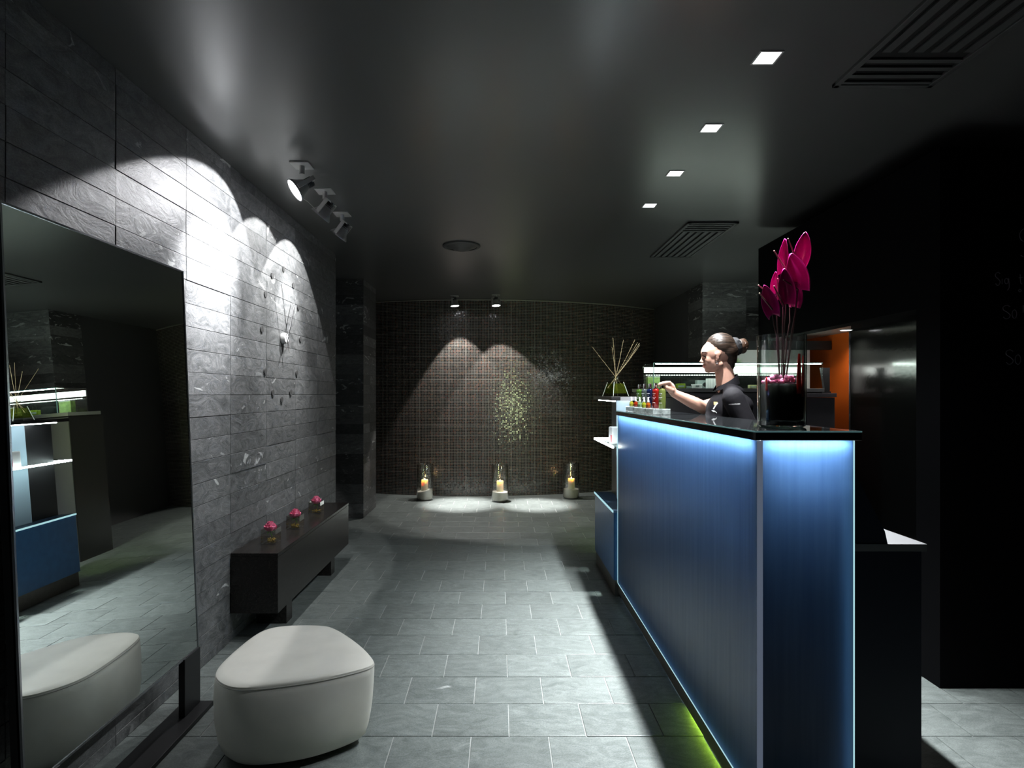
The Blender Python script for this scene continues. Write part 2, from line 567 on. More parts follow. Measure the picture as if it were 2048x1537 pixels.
    def build(s, name, mat, parent=None, **kw):
        return link(name, s.mesh(name, mat), parent, **kw)


def world_of(o):
    if o.parent is None:
        return o.matrix_basis.copy()
    return world_of(o.parent) @ o.matrix_parent_inverse @ o.matrix_basis


def link(name, data, parent=None, label=None, cat=None, group=None, kind=None, loc=None):
    o = bpy.data.objects.new(name, data)
    COL.objects.link(o)
    if parent is not None:
        o.parent = parent
        # parts are modelled in world space: keep them there
        o.matrix_parent_inverse = world_of(parent).inverted()
    if loc is not None:
        o.location = loc
    for k, v in (('label', label), ('category', cat), ('group', group), ('kind', kind)):
        if v:
            o[k] = v
    return o


def thing(name, label, cat, loc=(0, 0, 0), group=None, kind=None):
    return link(name, None, None, label, cat, group, kind, loc)


def bake(mb, name, mat, parent, voxel, smooth_it=4, **kw):
    """closed overlapping shapes fused to one continuous skin"""
    me0 = mb.mesh(name + '_raw', None)
    tmp = bpy.data.objects.new('tmp', me0)
    COL.objects.link(tmp)
    r = tmp.modifiers.new('r', 'REMESH')
    r.mode = 'VOXEL'
    r.voxel_size = voxel
    r.use_smooth_shade = True
    if smooth_it:
        sm = tmp.modifiers.new('s', 'SMOOTH')
        sm.factor = 0.5
        sm.iterations = smooth_it
    dg = bpy.context.evaluated_depsgraph_get()
    dg.update()
    me = bpy.data.meshes.new_from_object(tmp.evaluated_get(dg))
    me.name = name
    bpy.data.objects.remove(tmp)
    me.materials.clear()
    me.materials.append(M[mat])
    me.polygons.foreach_set('use_smooth', [True] * len(me.polygons))
    return link(name, me, parent, **kw)


def spot(name, parent, loc, target, watts, size, blend, radius=0.03, col=(1, 1, 1)):
    ld = bpy.data.lights.new(name, 'SPOT')
    ld.energy = watts
    ld.spot_size = radians(size)
    ld.spot_blend = blend
    ld.shadow_soft_size = radius
    ld.color = col
    o = link(name, ld, parent)
    q = (Vector(target) - Vector(loc)).to_track_quat('-Z', 'Y')
    o.matrix_basis = Matrix.LocRotScale(Vector(loc), q, None)
    return o

# ================================================================== THE ROOM
floor = MB().box(-3.2, 4.6, -1.6, 9.5, -0.06, -0.004).build('floor', 'grout_floor', kind='structure')
TL, TD = 0.298, 0.2323
ft = MB().box(-TL / 2 + 0.0018, TL / 2 - 0.0018, -TD / 2 + 0.0016, TD / 2 - 0.0016, -0.014, 0.0, 0.0015).mesh('floor_tile', 'slate_floor')


def floor_tile(x, y):
    o = link('tile', ft, floor)
    o.location = (x, y, random.uniform(-0.0012, 0.0))


cand = []
for r in range(-6, 31):
    y = 2.2165 + (r + 0.5) * TD
    ox = 0.0355 if r % 2 == 0 else 0.187
    for k in range(-12, 15):
        x = ox + (k + 0.5) * TL
        if y > 9.2 or x < -2.4 or x > 4.4 or (x < -1.6 and y < 4.9):
            continue
        px = CX + x / y * F if y > 0.3 else -999
        seen = y > 1.97 and -60 < px < 2110 and (x < 0.78 or (y > 4.5 and px < 1200) or (1.36 < x and y < 2.95)) and y < 7.45 and x > (-1.55 if y < 5.0 else (-1.95 if y < 6.1 else -1.8))
        cand.append((0 if seen else 1, y, x))
cand.sort()
for s_, y, x in cand[:300]:
    floor_tile(x, y)
rest = MB()
tile_verts = [tuple(v.co) for v in ft.vertices]
tile_faces = [tuple(p.vertices) for p in ft.polygons]
for s_, y, x in cand[300:]:
    rest.add([(a + x, b_ + y, c_) for a, b_, c_ in tile_verts], tile_faces)
rest.build('tile_field', 'slate_floor', floor, kind='stuff')

ceiling = MB().box(-3.2, 4.6, -1.6, 9.5, CEIL, CEIL + 0.08).build('ceiling', 'ceiling', kind='structure')

# slate tiling: stacked joints, courses of 105.7 mm
ROW = 0.1057
_tile = {}


def tile_mesh(length, height, mat):
    k = (round(length, 4), round(height, 4), mat)
    if k not in _tile:
        _tile[k] = MB().box(-0.014, 0, -length / 2 + 0.0011, length / 2 - 0.0011, -height / 2 + 0.0011, height / 2 - 0.0011, 0.0011).mesh('slate_tile', mat)
    return _tile[k]


def tile_face(wall, origin, along, rz, spans, z0, z1, mat, jitter=0.003):
    """courses of tiles on a face: origin + along * s; rz turns the tile's +x to the outside"""
    along = Vector(along)
    zs = [1.314 + i * ROW for i in range(-13, 13)]
    rows = []
    for a in zs:
        b = a + ROW
        lo, hi = max(a, z0), min(b, z1)
        if hi - lo > 0.02:
            rows.append((lo, hi))
    out = Vector((cos(rz), sin(rz), 0))
    for lo, hi in rows:
        for s0, s1 in spans:
            o = link('tile', tile_mesh(s1 - s0, hi - lo, mat), wall)
            p = Vector(origin) + along * ((s0 + s1) / 2) + out * random.uniform(-jitter, 0.0)
            p.z = (lo + hi) / 2
            o.location = p
            o.rotation_euler = (0, 0, rz)


wall_left = MB().box(WX - 0.25, WX - 0.004, -1.6, 5.026, 0, CEIL).build('wall_left', 'grout_wall', kind='structure')
cuts = [1.19, 1.67, 2.149, 2.632, 3.067, 3.534, 4.035, 4.521, 5.03]
tile_face(wall_left, (WX, 0, 0), (0, 1, 0), 0, list(zip(cuts[:-1], cuts[1:])), 0, CEIL, 'slate_wall')

PLX, PLY = -1.447, 6.096
pil = MB().box(-2.6, PLX - 0.004, PLY + 0.004, 6.71, 0, CEIL).build('wall_far_left', 'grout_wall', kind='structure')
tile_face(pil, (PLX, PLY, 0), (-1, 0, 0), -pi / 2, [(0, 0.46), (0.46, 0.94)], 0, CEIL, 'slate_dark', 0.001)
tile_face(pil, (PLX, PLY, 0), (0, 1, 0), 0, [(0.0, 0.30), (0.30, 0.614)], 0, CEIL, 'slate_dark', 0.001)

PRX, PRY = 2.215, 6.29
pir = MB().box(PRX + 0.004, 3.3, PRY + 0.004, 9.2, 0, CEIL).build('wall_far_right', 'grout_wall', kind='structure')
tile_face(pir, (PRX, PRY, 0), (1, 0, 0), -pi / 2, [(0, 0.48), (0.48, 0.96)], 0.6, CEIL, 'slate_dark', 0.001)
tile_face(pir, (PRX, PRY, 0), (0, 1, 0), pi, [(0, 0.48)], 0.6, CEIL, 'slate_dark', 0.001)

# curved mosaic wall
MCX, MCY, MR = -0.35, 11.60, 4.20
a0, a1, NSEG = radians(-24), radians(50), 74
vs, fs, uvs = [], [], []
for i in range(NSEG + 1):
    a = a0 + (a1 - a0) * i / NSEG
    for rr in (MR, MR - 0.12):
        for z in (0.0, CEIL):
            vs.append((MCX + rr * sin(a), MCY - rr * cos(a), z))
me = bpy.data.meshes.new('wall_back')
for i in range(NSEG):
    b = 4 * i
    fs.append((b, b + 4, b + 5, b + 1))
    fs.append((b + 2, b + 3, b + 7, b + 6))
me.from_pydata(vs, [], fs)
uvl = me.uv_layers.new(name='UVMap')
for p in me.polygons:
    p.use_smooth = True
    for li in p.loop_indices:
        v = me.vertices[me.loops[li].vertex_index].co
        i = me.loops[li].vertex_index // 4
        a = a0 + (a1 - a0) * i / NSEG
        uvl.data[li].uv = (a * MR + 50 * 0.02, v.z)
me.materials.append(M['mosaic'])
wall_back = link('wall_back', me, None, kind='structure')
tr = MB()
pts = []
for i in range(NSEG + 1):
    a = a0 + (a1 - a0) * i / NSEG
    pts.append((MCX + (MR + 0.006) * sin(a), MCY - (MR + 0.006) * cos(a), CEIL - 0.009))
tr.tube(pts, 0.008, 6)
tr.build('trim_1', 'dark_trim', kind='structure')

# black wall on the right, with the chalk writing, and the lintel over the opening behind it
BX, BY, BZ = 1.969, 2.573, 2.425
wall_right = MB().box(BX, 4.5, BY, 2.72, 0, BZ).build('wall_right', 'black_wall', kind='structure')
lintel = MB().box(BX, BX + 0.10, 2.72, 4.38, 1.72, BZ).box(BX + 0.10, 4.5, 4.30, 4.38, 1.95, BZ).box(BX + 0.10, 4.5, 2.72, 4.38, BZ - 0.05, BZ).build('trim_2', 'black_wall', kind='structure')
MB().box(BX + 0.10, 4.5, 2.72, 4.36, 1.90, 1.95).prism([(2.80, 4.36), (4.5, 4.36), (4.5, 5.345), (3.262, 5.345), (2.82, 4.62), (2.80, 4.62)], 'z', 1.90, 1.95).build('trim_3', 'black_wall', kind='structure')
MB().prism([(2.80, 4.62), (2.82, 4.62), (3.262, 5.345), (4.5, 5.345), (4.5, 6.29), (2.80, 6.29)], 'z', 1.90, 1.95).build('ceiling_niche', 'ceiling_metal', kind='structure')
bpy.data.objects['ceiling_niche'].name = 'ceiling.001'
wall_side = MB().box(3.27, 3.34, 2.72, 5.36, 0, 1.90).build('wall_side', 'black_wall', kind='structure')
MB().box(3.262, 3.27, 2.72, 5.355, 0.0, 1.90).build('gloss_panel', 'black_gloss', wall_side)
MB().box(3.255, 3.27, 5.356, 5.366, 0.0, 1.90).build('edge_strip', 'frame_metal', wall_side)
MB().box(3.268, 3.34, 5.367, 6.29, 0.0, 1.90).build('orange_panel', 'orange', wall_side)
MB().box(4.5, 4.6, -1.6, 9.5, 0, CEIL).build('wall_far_side', 'black_wall', kind='structure')
MB().box(-1.685, 4.6, -1.7, -1.6, 0, CEIL).build('wall_front', 'black_wall', kind='structure')

# chalk strokes, on the face of the black wall
def stroke(pts, r=0.0022):
    pp = [P(x, y, BY) for x, y in pts]
    out = []
    for i in range(len(pp) - 1):
        for k in range(4):
            t = k / 4
            p0, p1, p2, p3 = pp[max(i - 1, 0)], pp[i], pp[i + 1], pp[min(i + 2, len(pp) - 1)]
            out.append(0.5 * ((2 * p1) + (p2 - p0) * t + (2 * p0 - 5 * p1 + 4 * p2 - p3) * t * t + (3 * p1 - p0 - 3 * p2 + p3) * t ** 3))
    out.append(pp[-1])
    for o in out:
        o.y = BY - 0.0006
    return out


def chalk_word(strokes):
    mb = MB()
    for s in strokes:
        mb.tube(stroke(s), 0.0019, 5)
    mb.build('chalk_writing', 'chalk', wall_right)


def S_(x, y, w, h):
    return [(x + w, y + 0.12 * h), (x + 0.6 * w, y), (x + 0.1 * w, y + 0.12 * h), (x + 0.12 * w, y + 0.34 * h), (x + 0.6 * w, y + 0.5 * h), (x + 1.0 * w, y + 0.72 * h), (x + 0.8 * w, y + 0.95 * h), (x + 0.4 * w, y + h), (x + 0.1 * w, y + 0.86 * h)]


def O_(x, y, w, h):
    return [(x + w / 2 + w / 2 * sin(2 * pi * i / 10), y + h / 2 - h / 2 * cos(2 * pi * i / 10)) for i in range(11)]


chalk_word([S_(2005, 611, 15, 27), O_(2024, 620, 9, 17)])
chalk_word([S_(2011, 700, 15, 29), O_(2030, 710, 11, 19)])
chalk_word([S_(1990, 545, 10, 26), [(2004, 558), (2004, 569)], O_(2009, 557, 7, 11), [(2017, 557), (2018, 575), (2014, 581)]])
chalk_word([[(2040, 549), (2041, 566), (2044, 568)], [(2037, 556), (2046, 555)], O_(2037, 579, 5, 5)])
chalk_word([[(2047, 458), (2041, 464), (2039, 472), (2042, 480), (2047, 483)], [(2041, 511), (2047, 514)]])
chalk_word([[(2046, 611), (2046, 626)]])

# ================================================================== CEILING FIXTURES
DLX = 0.968
for i, (y, lb) in enumerate(((2.085, 'square recessed downlight nearest the camera, the largest of the four'), (2.637, 'second square downlight from the front in the row over the counter'),
                             (3.18, 'third square downlight from the front in the row over the counter'), (3.72, 'farthest and smallest square downlight, just before the slotted vent'))):
    t = thing('recessed_downlight', lb, 'downlight', (DLX, y, CEIL), 'downlights over the counter')
    h = 0.037
    fr = MB()
    for (x0, x1, y0, y1) in ((-h - .006, -h, -h - .006, h + .006), (h, h + .006, -h - .006, h + .006), (-h, h, -h - .006, -h), (-h, h, h, h + .006)):
        fr.box(DLX + x0, DLX + x1, y + y0, y + y1, CEIL - 0.003, CEIL + 0.0)
    fr.build('frame', 'fixture_grey', t)
    MB().box(DLX - h, DLX + h, y - h, y + h, CEIL - 0.0015, CEIL - 0.0005).build('lens', 'down_face', t)
    spot('light', t, (DLX, y, CEIL - 0.006), (DLX - 0.10, y, 0), DOWNLIGHT_W, 72, 1.0, 0.035, (0.95, 0.98, 1.0))
    spot('spill', t, (DLX, y, CEIL - 0.006), (DLX - 0.3, y, 0), DOWNLIGHT_WIDE_W, 120, 0.6, 0.035, (0.92, 0.98, 1.0))


def spotlight(label, base, aim, group, size, disc=0.062, stem=0.05, frame=0.125):
    """surface spot: plate on the ceiling, stem, square yoke, bell reflector with a black finned head"""
    bx, by = base
    t = thing('ceiling_spotlight', label, 'spotlight', (bx, by, CEIL), group)
    MB().box(bx - 0.05, bx + 0.05, by - 0.05, by + 0.05, CEIL - 0.007, CEIL, 0.002).build('mount_plate', 'fixture_grey', t)
    MB().tube([(bx, by, CEIL - 0.005), (bx, by, CEIL - stem)], 0.014, 10).build('stem', 'fixture_grey', t)
    d = Vector(aim).normalized()
    side = d.cross(Vector((0, 0, 1)))
    if side.length < 0.05:
        side = Vector((1, 0, 0))
    side.normalize()
    up = side.cross(d).normalized()
    rot = Matrix((side, up, d)).transposed()           # local x = side, y = up, z = beam
    c = Vector((bx, by, CEIL - stem - frame * 0.52))
    fr = MB()
    hw, th = frame * 0.5, 0.007
    R4 = Matrix.Translation(c) @ rot.to_4x4()
    # flat square yoke round the head, in the plane of the beam
    yoke = Matrix.Translation(c) @ Matrix((side, d, -up)).transposed().to_4x4()
    for x0, x1, y0, y1 in ((-hw - 0.004, -hw + th - 0.004, -hw, hw * 0.6), (hw - th + 0.004, hw + 0.004, -hw, hw * 0.6), (-hw - 0.004, hw + 0.004, -hw, -hw + th)):
        fr.box(x0, x1, y0, y1, -0.011, 0.011, 0, yoke)
    fr.build('yoke', 'fixture_grey', t)
    MB().lathe([(0.022, -0.035), (0.030, -0.02), (0.043, 0.01), (disc, 0.040), (disc, 0.047), (disc - 0.004, 0.047), (disc - 0.006, 0.042)], c, 28, rot).build('reflector', 'reflector', t)
    hs = MB()
    for k in range(5):
        z = -0.062 + k * 0.008
        hs.lathe([(0.001, z), (0.027, z), (0.027, z + 0.004), (0.001, z + 0.004)], c, 20, rot, smooth=False)
    hs.lathe([(0.018, -0.06), (0.018, -0.02)], c, 16, rot)
    hs.build('heat_sink', 'heat_sink', t)
    MB().lathe([(0.0008, 0.0425), (disc - 0.006, 0.0425), (disc - 0.006, 0.0445), (0.0008, 0.0445)], c, 28, rot).build('lens', 'lamp_face', t)
    return t, c + d * 0.052, d


wall_group = 'spotlights aimed at the slate wall'
t, p, d = spotlight('grey ceiling spotlight over the mirror side, its lit face seen edge-on', (-1.055, 3.063), (-0.62, -0.34, -0.52), wall_group, 0)
spot('beam', t, p, p + Vector((-0.62, -0.26, -0.62)), WALL_SPOT_W[0][0], 100, 0.06, 0.012, (0.97, 0.97, 1.0))
spot('core', t, p, p + Vector((-0.62, -0.27, -0.82)), WALL_SPOT_W[0][1], 62, 1.0, 0.02, (0.97, 0.97, 1.0))
t, p, d = spotlight('grey ceiling spotlight in the middle of the three by the slate wall', (-1.052, 3.456), (-0.62, 0.05, -0.75), wall_group, 0)
spot('beam', t, p, p + Vector((-0.62, 0.0, -0.75)), WALL_SPOT_W[1][0], 94, 0.06, 0.012)
spot('core', t, p, p + Vector((-0.5, 0.05, -0.9)), WALL_SPOT_W[1][1], 60, 1.0, 0.02)
t, p, d = spotlight('grey ceiling spotlight farthest from the mirror, above the wall clock', (-1.07, 3.897), (-0.62, 0.08, -0.8), wall_group, 0)
spot('beam', t, p, p + Vector((-0.62, 0.06, -0.76)), WALL_SPOT_W[2][0], 94, 0.06, 0.012)
spot('core', t, p, p + Vector((-0.5, -0.02, -0.95)), WALL_SPOT_W[2][1], 58, 1.0, 0.02)
mg = 'spotlights in front of the mosaic wall'
t, p, d = spotlight('left of the two small ceiling spotlights before the mosaic wall', (-0.565, 7.16), (0.10, -0.06, -1), mg, 0, 0.055, 0.03, 0.10)
spot('beam', t, p, p + Vector((0.06, -0.05, -1)), MOSAIC_SPOT_W, 74, 0.12, 0.02, (1, 0.97, 0.93))
spot('core', t, p, Vector((-0.47, 6.88, 0)), MOSAIC_CORE_W, 26, 0.9, 0.03, (1, 0.98, 0.96))
t, p, d = spotlight('right of the two small ceiling spotlights before the mosaic wall', (-0.05, 7.10), (0.06, -0.10, -1), mg, 0, 0.055, 0.03, 0.11)
spot('beam', t, p, p + Vector((0.12, -0.05, -1)), MOSAIC_SPOT_W, 78, 0.12, 0.02, (1, 0.97, 0.93))
spot('core', t, p, Vector((0.42, 6.84, 0)), MOSAIC_CORE_W, 24, 0.9, 0.03, (1, 0.98, 0.96))
# thin cable between the first two wall spots
MB().tube([(-1.09, 3.10, 2.39), (-1.085, 3.25, 2.405), (-1.08, 3.42, 2.40)], 0.0016, 5).build('lamp_cable', 'fixture_grey', None, label='thin cable sagging between two spotlights at the slate wall', cat='cable')

# dome on the ceiling
dm = thing('ceiling_speaker', 'round grey ceiling speaker with a domed centre, between spotlights and downlights', 'speaker', (-0.317, 4.74, CEIL))
MB().lathe([(0.155, 0.0), (0.156, -0.006), (0.148, -0.011), (0.128, -0.011), (0.126, -0.004)], (-0.317, 4.74, CEIL), 48).build('rim', 'vent_grey', dm)
MB().lathe([(0.126, -0.006), (0.10, -0.012), (0.07, -0.028), (0.035, -0.042), (0.001, -0.046)], (-0.317, 4.74, CEIL), 48).build('cone', 'dome', dm)


def vent(label, x0, x1, y0, y1, cross_far):
    t = thing('ceiling_vent', label, 'vent', ((x0 + x1) / 2, (y0 + y1) / 2, CEIL), 'slotted ceiling vents')
    f = MB()
    w = 0.022
    for a in ((x0, x0 + w, y0, y1), (x1 - w, x1, y0, y1), (x0, x1, y0, y0 + w), (x0, x1, y1 - w, y1)):
        f.box(a[0], a[1], a[2], a[3], CEIL - 0.014, CEIL, 0.002)
    f.build('frame', 'vent_grey', t)
    MB().box(x0 + w, x1 - w, y0 + w, y1 - w, CEIL - 0.0015, CEIL - 0.0002).build('duct_shade', 'vent_dark', t)  # black sheet under the ceiling paints the shade inside the duct
    yc0, yc1 = (y0 + w, y0 + w + 0.20) if not cross_far else (y1 - w - 0.20, y1 - w)
    yl0, yl1 = (yc1 + 0.01, y1 - w) if not cross_far else (y0 + w, yc0 - 0.01)
    n = 4
    for k in range(n):
        yy = yc0 + (k + 0.5) * 0.20 / n + 0.02
        MB().box(x0 + w, x1 - w, yy - 0.011, yy + 0.011, CEIL - 0.010, CEIL - 0.004).build('cross_slat', 'vent_grey', t)
    n = 6
    for k in range(n):
        xx = x0 + w + (k + 0.5) * (x1 - x0 - 2 * w) / n + 0.008
        MB().box(xx - 0.016, xx + 0.016, yl0, yl1, CEIL - 0.010, CEIL - 0.004).build('slat', 'vent_grey', t)


vent('slotted grey ceiling vent beyond the row of downlights', 1.331, 1.694, 4.07, 5.10, False)
vent('dark slotted ceiling vent in the top right corner, nearest the camera', 1.31, 1.70, 1.24, 2.27, True)

# ================================================================== MIRROR
mz0, mz1, my0, my1 = 0.247, 1.838, 1.537, 2.43
mx0, mx1 = -1.274, -1.340                     # leans back on the wall side
mr = thing('standing_mirror', 'tall black-backed mirror leaning in a thin frame before the slate wall', 'mirror', (-1.27, 2.0, 0))
ang = math.atan2(mx0 - mx1, mz1 - mz0)
T4 = Matrix.Translation((mx0, (my0 + my1) / 2, mz0)) @ Matrix.Rotation(-ang, 4, 'Y')
Hm, Wm = (mz1 - mz0) / cos(ang), (my1 - my0) / 2
MB().box(-0.003, 0.0, -Wm + 0.006, Wm - 0.006, 0.006, Hm - 0.006, 0, T4).build('mirror_glass', 'mirror', mr)
bk = MB().box(-0.030, -0.004, -Wm, Wm, 0, Hm, 0, T4)
bk.build('backing', 'black_metal', mr)
e = MB()
for a in ((-Wm, Wm, Hm - 0.006, Hm), (-Wm, Wm, 0, 0.006)):
    e.box(-0.010, 0.003, a[0], a[1], a[2], a[3], 0, T4)
for a in ((-Wm, -Wm + 0.006), (Wm - 0.006, Wm)):
    e.box(-0.010, 0.003, a[0], a[1], 0.006, Hm - 0.006, 0, T4)
e.build('frame', 'frame_metal', mr)
for yy in (my0, my1 - 0.12):
    MB().box(-1.292, -1.266, yy, yy + 0.12, 0.018, mz0 + 0.004, 0.002).build('leg', 'black_metal', mr)
MB().box(-1.34, -1.215, my0 - 0.02, my1 + 0.01, 0.0, 0.018, 0.002).build('foot_rail', 'black_metal', mr)

# ================================================================== BENCH
by0, by1, bx1 = 3.056, 4.478, -1.18
bn = thing('wall_bench', 'low black wooden bench along the slate wall, under the clock', 'bench', (-1.31, 3.77, 0))
MB().box(WX + 0.004, bx1, by0, by1, 0.151, 0.452, 0.002).build('body', 'black_wood', bn)
MB().box(WX + 0.004, bx1 + 0.001, by0 - 0.001, by1 + 0.001, 0.4525, 0.472, 0.002).build('top', 'black_wood', bn)
for yy in (3.30, 4.17):
    MB().box(-1.40, -1.225, yy, yy + 0.09, 0.0, 0.152, 0.002).build('leg', 'black_wood', bn)

# ================================================================== OTTOMAN
rim_px = [(430.9, 1357.8), (437, 1338), (467.7, 1307.4), (502.8, 1279), (533.4, 1262.5), (577.3, 1255.5), (643, 1255.5), (668, 1261), (693.5, 1275), (724, 1298), (743.9, 1320),
          (747, 1333), (708.8, 1346), (632, 1363.3), (533.4, 1376.5), (478.6, 1380), (448, 1373.2)]
ZR = 0.300
rim = []
for x, y in rim_px:
    d_ = (CH - ZR) * F / (y - CY)
    rim.append(Vector(((x - CX) / F * d_, d_, 0)))
n = len(rim)
crv = []
for i in range(n):
    p0, p1, p2, p3 = rim[i - 1], rim[i], rim[(i + 1) % n], rim[(i + 2) % n]
    for k in range(6):
        t = k / 6
        crv.append(0.5 * ((2 * p1) + (p2 - p0) * t + (2 * p0 - 5 * p1 + 4 * p2 - p3) * t * t + (3 * p1 - p0 - 3 * p2 + p3) * t ** 3))
for _ in range(6):
    crv = [(crv[i - 1] + crv[i] * 2 + crv[(i + 1) % len(crv)]) / 4 for i in range(len(crv))]
oc = sum(crv, Vector()) / len(crv)
OC = (oc.x, oc.y, 0)


orad = sum((p - oc).length for p in crv) / len(crv)


def ring(scale, z, rnd_=0.0):
    out = []
    for p in crv:
        d_ = (p - oc)
        q = d_.lerp(d_.normalized() * orad * 1.0, rnd_) * scale
        out.append(Vector((oc.x + q.x, oc.y + q.y, z)))
    return out


def loft(rings, cap_top=True, cap_bot=True):
    m_ = len(rings[0])
    vs, fs = [], []
    for r_ in rings:
        vs += r_
    for i in range(len(rings) - 1):
        for k in range(m_):
            k2 = (k + 1) % m_
            fs.append((i * m_ + k, i * m_ + k2, (i + 1) * m_ + k2, (i + 1) * m_ + k))
    if cap_bot:
        fs.append(tuple(range(m_))[::-1])
    if cap_top:
        fs.append(tuple((len(rings) - 1) * m_ + k for k in range(m_)))
    return MB().add(vs, fs, True)


ot = thing('ottoman', 'cream leather pebble-shaped ottoman on the floor before the mirror', 'ottoman', OC)
loft([ring(0.80, 0.020, 0.3), ring(0.895, 0.024, 0.3), ring(0.945, 0.040, 0.3), ring(0.985, 0.075, 0.32), ring(1.015, 0.12, 0.32), ring(1.030, 0.17, 0.28), ring(1.030, 0.225, 0.2), ring(1.018, 0.270, 0.09), ring(1.004, 0.294), ring(0.985, 0.300)]).build('body', 'leather', ot)
loft([ring(0.97, 0.294), ring(1.001, 0.2985), ring(0.997, 0.3055), ring(0.97, 0.311), ring(0.90, 0.316), ring(0.75, 0.320), ring(0.5, 0.322), ring(0.25, 0.323), ring(0.02, 0.323)]).build('seat_top', 'leather', ot)
sm_ = ring(1.0015, 0.2972)
MB().tube(sm_ + [sm_[0]], 0.0022, 6, cap=False).build('seam', 'leather_seam', ot)
loft([ring(0.72, 0.0), ring(0.72, 0.022)]).build('base', 'black_metal', ot)

# ================================================================== RECEPTION COUNTER
X0, X1, Y0, Y1 = 0.765, 1.053, 1.712, 3.73
ZP0, ZP1 = 0.094, 1.180
rc = thing('reception_counter', 'blue backlit glass reception counter with a black glass top', 'counter', ((X0 + X1) / 2, (Y0 + Y1) / 2, 0))
MB().box(0.756, 1.070, 1.700, 3.742, 1.1815, 1.206, 0.0008).build('top', 'counter_top', rc, label='black glass counter top')
MB().box(0.756, 1.070, 1.700, 3.742, 1.206, 1.210, 0.0012).build('top_glass', 'counter_top', rc)
te = MB()
te.box(0.7545, 0.756, 1.700, 3.742, 1.2055, 1.2095).box(0.756, 1.070, 1.6985, 1.700, 1.2055, 1.2095)
te.build('top_edge', 'glass_edge', rc)
MB().box(X0, X0 + 0.012, Y0, Y1, ZP0, ZP1).build('front_panel', 'blue_panel', rc, label='frosted blue front panel lit from behind')
MB().box(X0 + 0.017, X1, Y0 + 0.002, Y0 + 0.012, 0.02, ZP1).build('end_panel', 'blue_panel', rc, label='dark blue end panel with a lit edge')
MB().box(X0, X0 + 0.016, Y0 - 0.004, Y0, 0.02, ZP1).build('corner_edge', 'led_edge_soft', rc)
MB().box(X1, X1 + 0.004, Y0 + 0.001, Y0 + 0.012, 0.02, ZP1).build('end_edge', 'led_edge', rc)
MB().box(X0 - 0.002, X0 + 0.010, Y0, Y1, ZP0 - 0.004, ZP0).build('lower_edge', 'led_edge', rc)
MB().box(X0 - 0.002, X0 + 0.012, Y1, Y1 + 0.005, ZP0, ZP1).build('far_edge', 'led_edge', rc)
MB().box(X0 + 0.003, X0 + 0.02, Y0 + 0.02, Y1, 0.028, ZP0 - 0.004).build('plinth', 'dark_steel', rc)
cs = MB()
cs.box(X0 + 0.085, X0 + 0.095, Y0 + 0.085, Y1 - 0.012, 0.02, ZP1)          # inner wall of the light cavity
cs.box(X0 + 0.085, X1 - 0.012, Y0 + 0.085, Y0 + 0.095, 0.02, ZP1)
cs.box(X0 + 0.013, X0 + 0.095, Y1 - 0.012, Y1 - 0.002, 0.0, ZP1)
cs.box(X1 - 0.008, X1, Y0 + 0.013, Y0 + 0.095, 0.02, ZP1)
cs.prism([(X0 + 0.0128, Y0 + 0.014), (X0 + 0.0155, Y0 + 0.0125), (X0 + 0.088, Y0 + 0.085), (X0 + 0.085, Y0 + 0.088)], 'z', 0.02, ZP1)
cs.build('light_cavity', 'white_box', rc)
MB().box(X0 + 0.096, X1, Y0 + 0.096, Y1 - 0.002, 0.0, 1.18).build('carcass', 'navy', rc)
lt = MB().box(X0 + 0.022, X0 + 0.030, Y0 + 0.034, Y1 - 0.03, 1.166, 1.176)
lt.build('led_strip', 'led_top', rc)
MB().box(X0 + 0.036, X1 - 0.02, Y0 + 0.022, Y0 + 0.030, 1.166, 1.176).build('led_strip', 'led_top', rc)
MB().box(X0 + 0.022, X0 + 0.028, Y0 + 0.036, Y1 - 0.03, ZP0 + 0.004, ZP0 + 0.010).build('led_strip', 'led_low', rc)
MB().box(X1 - 0.016, X1 - 0.011, Y0 + 0.018, Y0 + 0.024, 0.06, 1.12).build('led_strip', 'led_low', rc)
MB().box(X0 + 0.034, X0 + 0.040, Y0 + 0.02, Y0 + 0.70, 0.020, 0.027).build('green_led', 'led_green', rc)

# lower block and lit shelves at the far end of the counter
sh = thing('retail_shelves', 'lit shelf unit with a blue base at the far end of the counter', 'shelves', (0.9, 4.1, 0))
SX, SY0, SY1 = 0.740, 3.742, 4.48
MB().box(SX, 1.07, SY0, SY1, 0.105, 0.545, 0.001).build('base_cabinet', 'blue_solid', sh)
MB().box(SX - 0.002, 1.07, SY0, SY1, 0.546, 0.556).build('base_top', 'blue_panel', sh)
MB().box(SX + 0.008, 1.06, SY0, SY1 - 0.01, 0.0, 0.105).build('plinth', 'dark_steel', sh)
MB().box(SX - 0.007, SX - 0.002, SY0, SY1, 0.545, 0.557).build('lit_edge', 'led_edge', sh)
MB().box(SX + 0.001, 1.06, SY0, SY1, 0.966, 0.976).build('glass_shelf', 'glass_green', sh)
MB().box(SX - 0.007, SX, SY0, SY1, 0.964, 0.978).build('lit_edge', 'led_shelf', sh)
MB().box(SX, 1.06, SY1, SY1 + 0.006, 0.964, 0.978).build('lit_edge', 'led_shelf', sh)
MB().box(0.73, 1.06, SY0 + 0.03, SY1, 1.275, 1.300, 0.001).build('top_shelf', 'black_metal', sh)
MB().box(0.79, 1.06, SY0 + 0.026, SY0 + 0.0295, 1.275, 1.300).build('shelf_fascia', 'grey_top', sh)
MB().box(0.75, 0.762, SY0 + 0.05, SY1 - 0.10, 1.268, 1.2745).build('led_strip', 'led_shelf', sh)
MB().box(0.85, 0.858, SY0, 4.20, 0.557, 1.274).build('back_panel', 'pale_panel', sh)
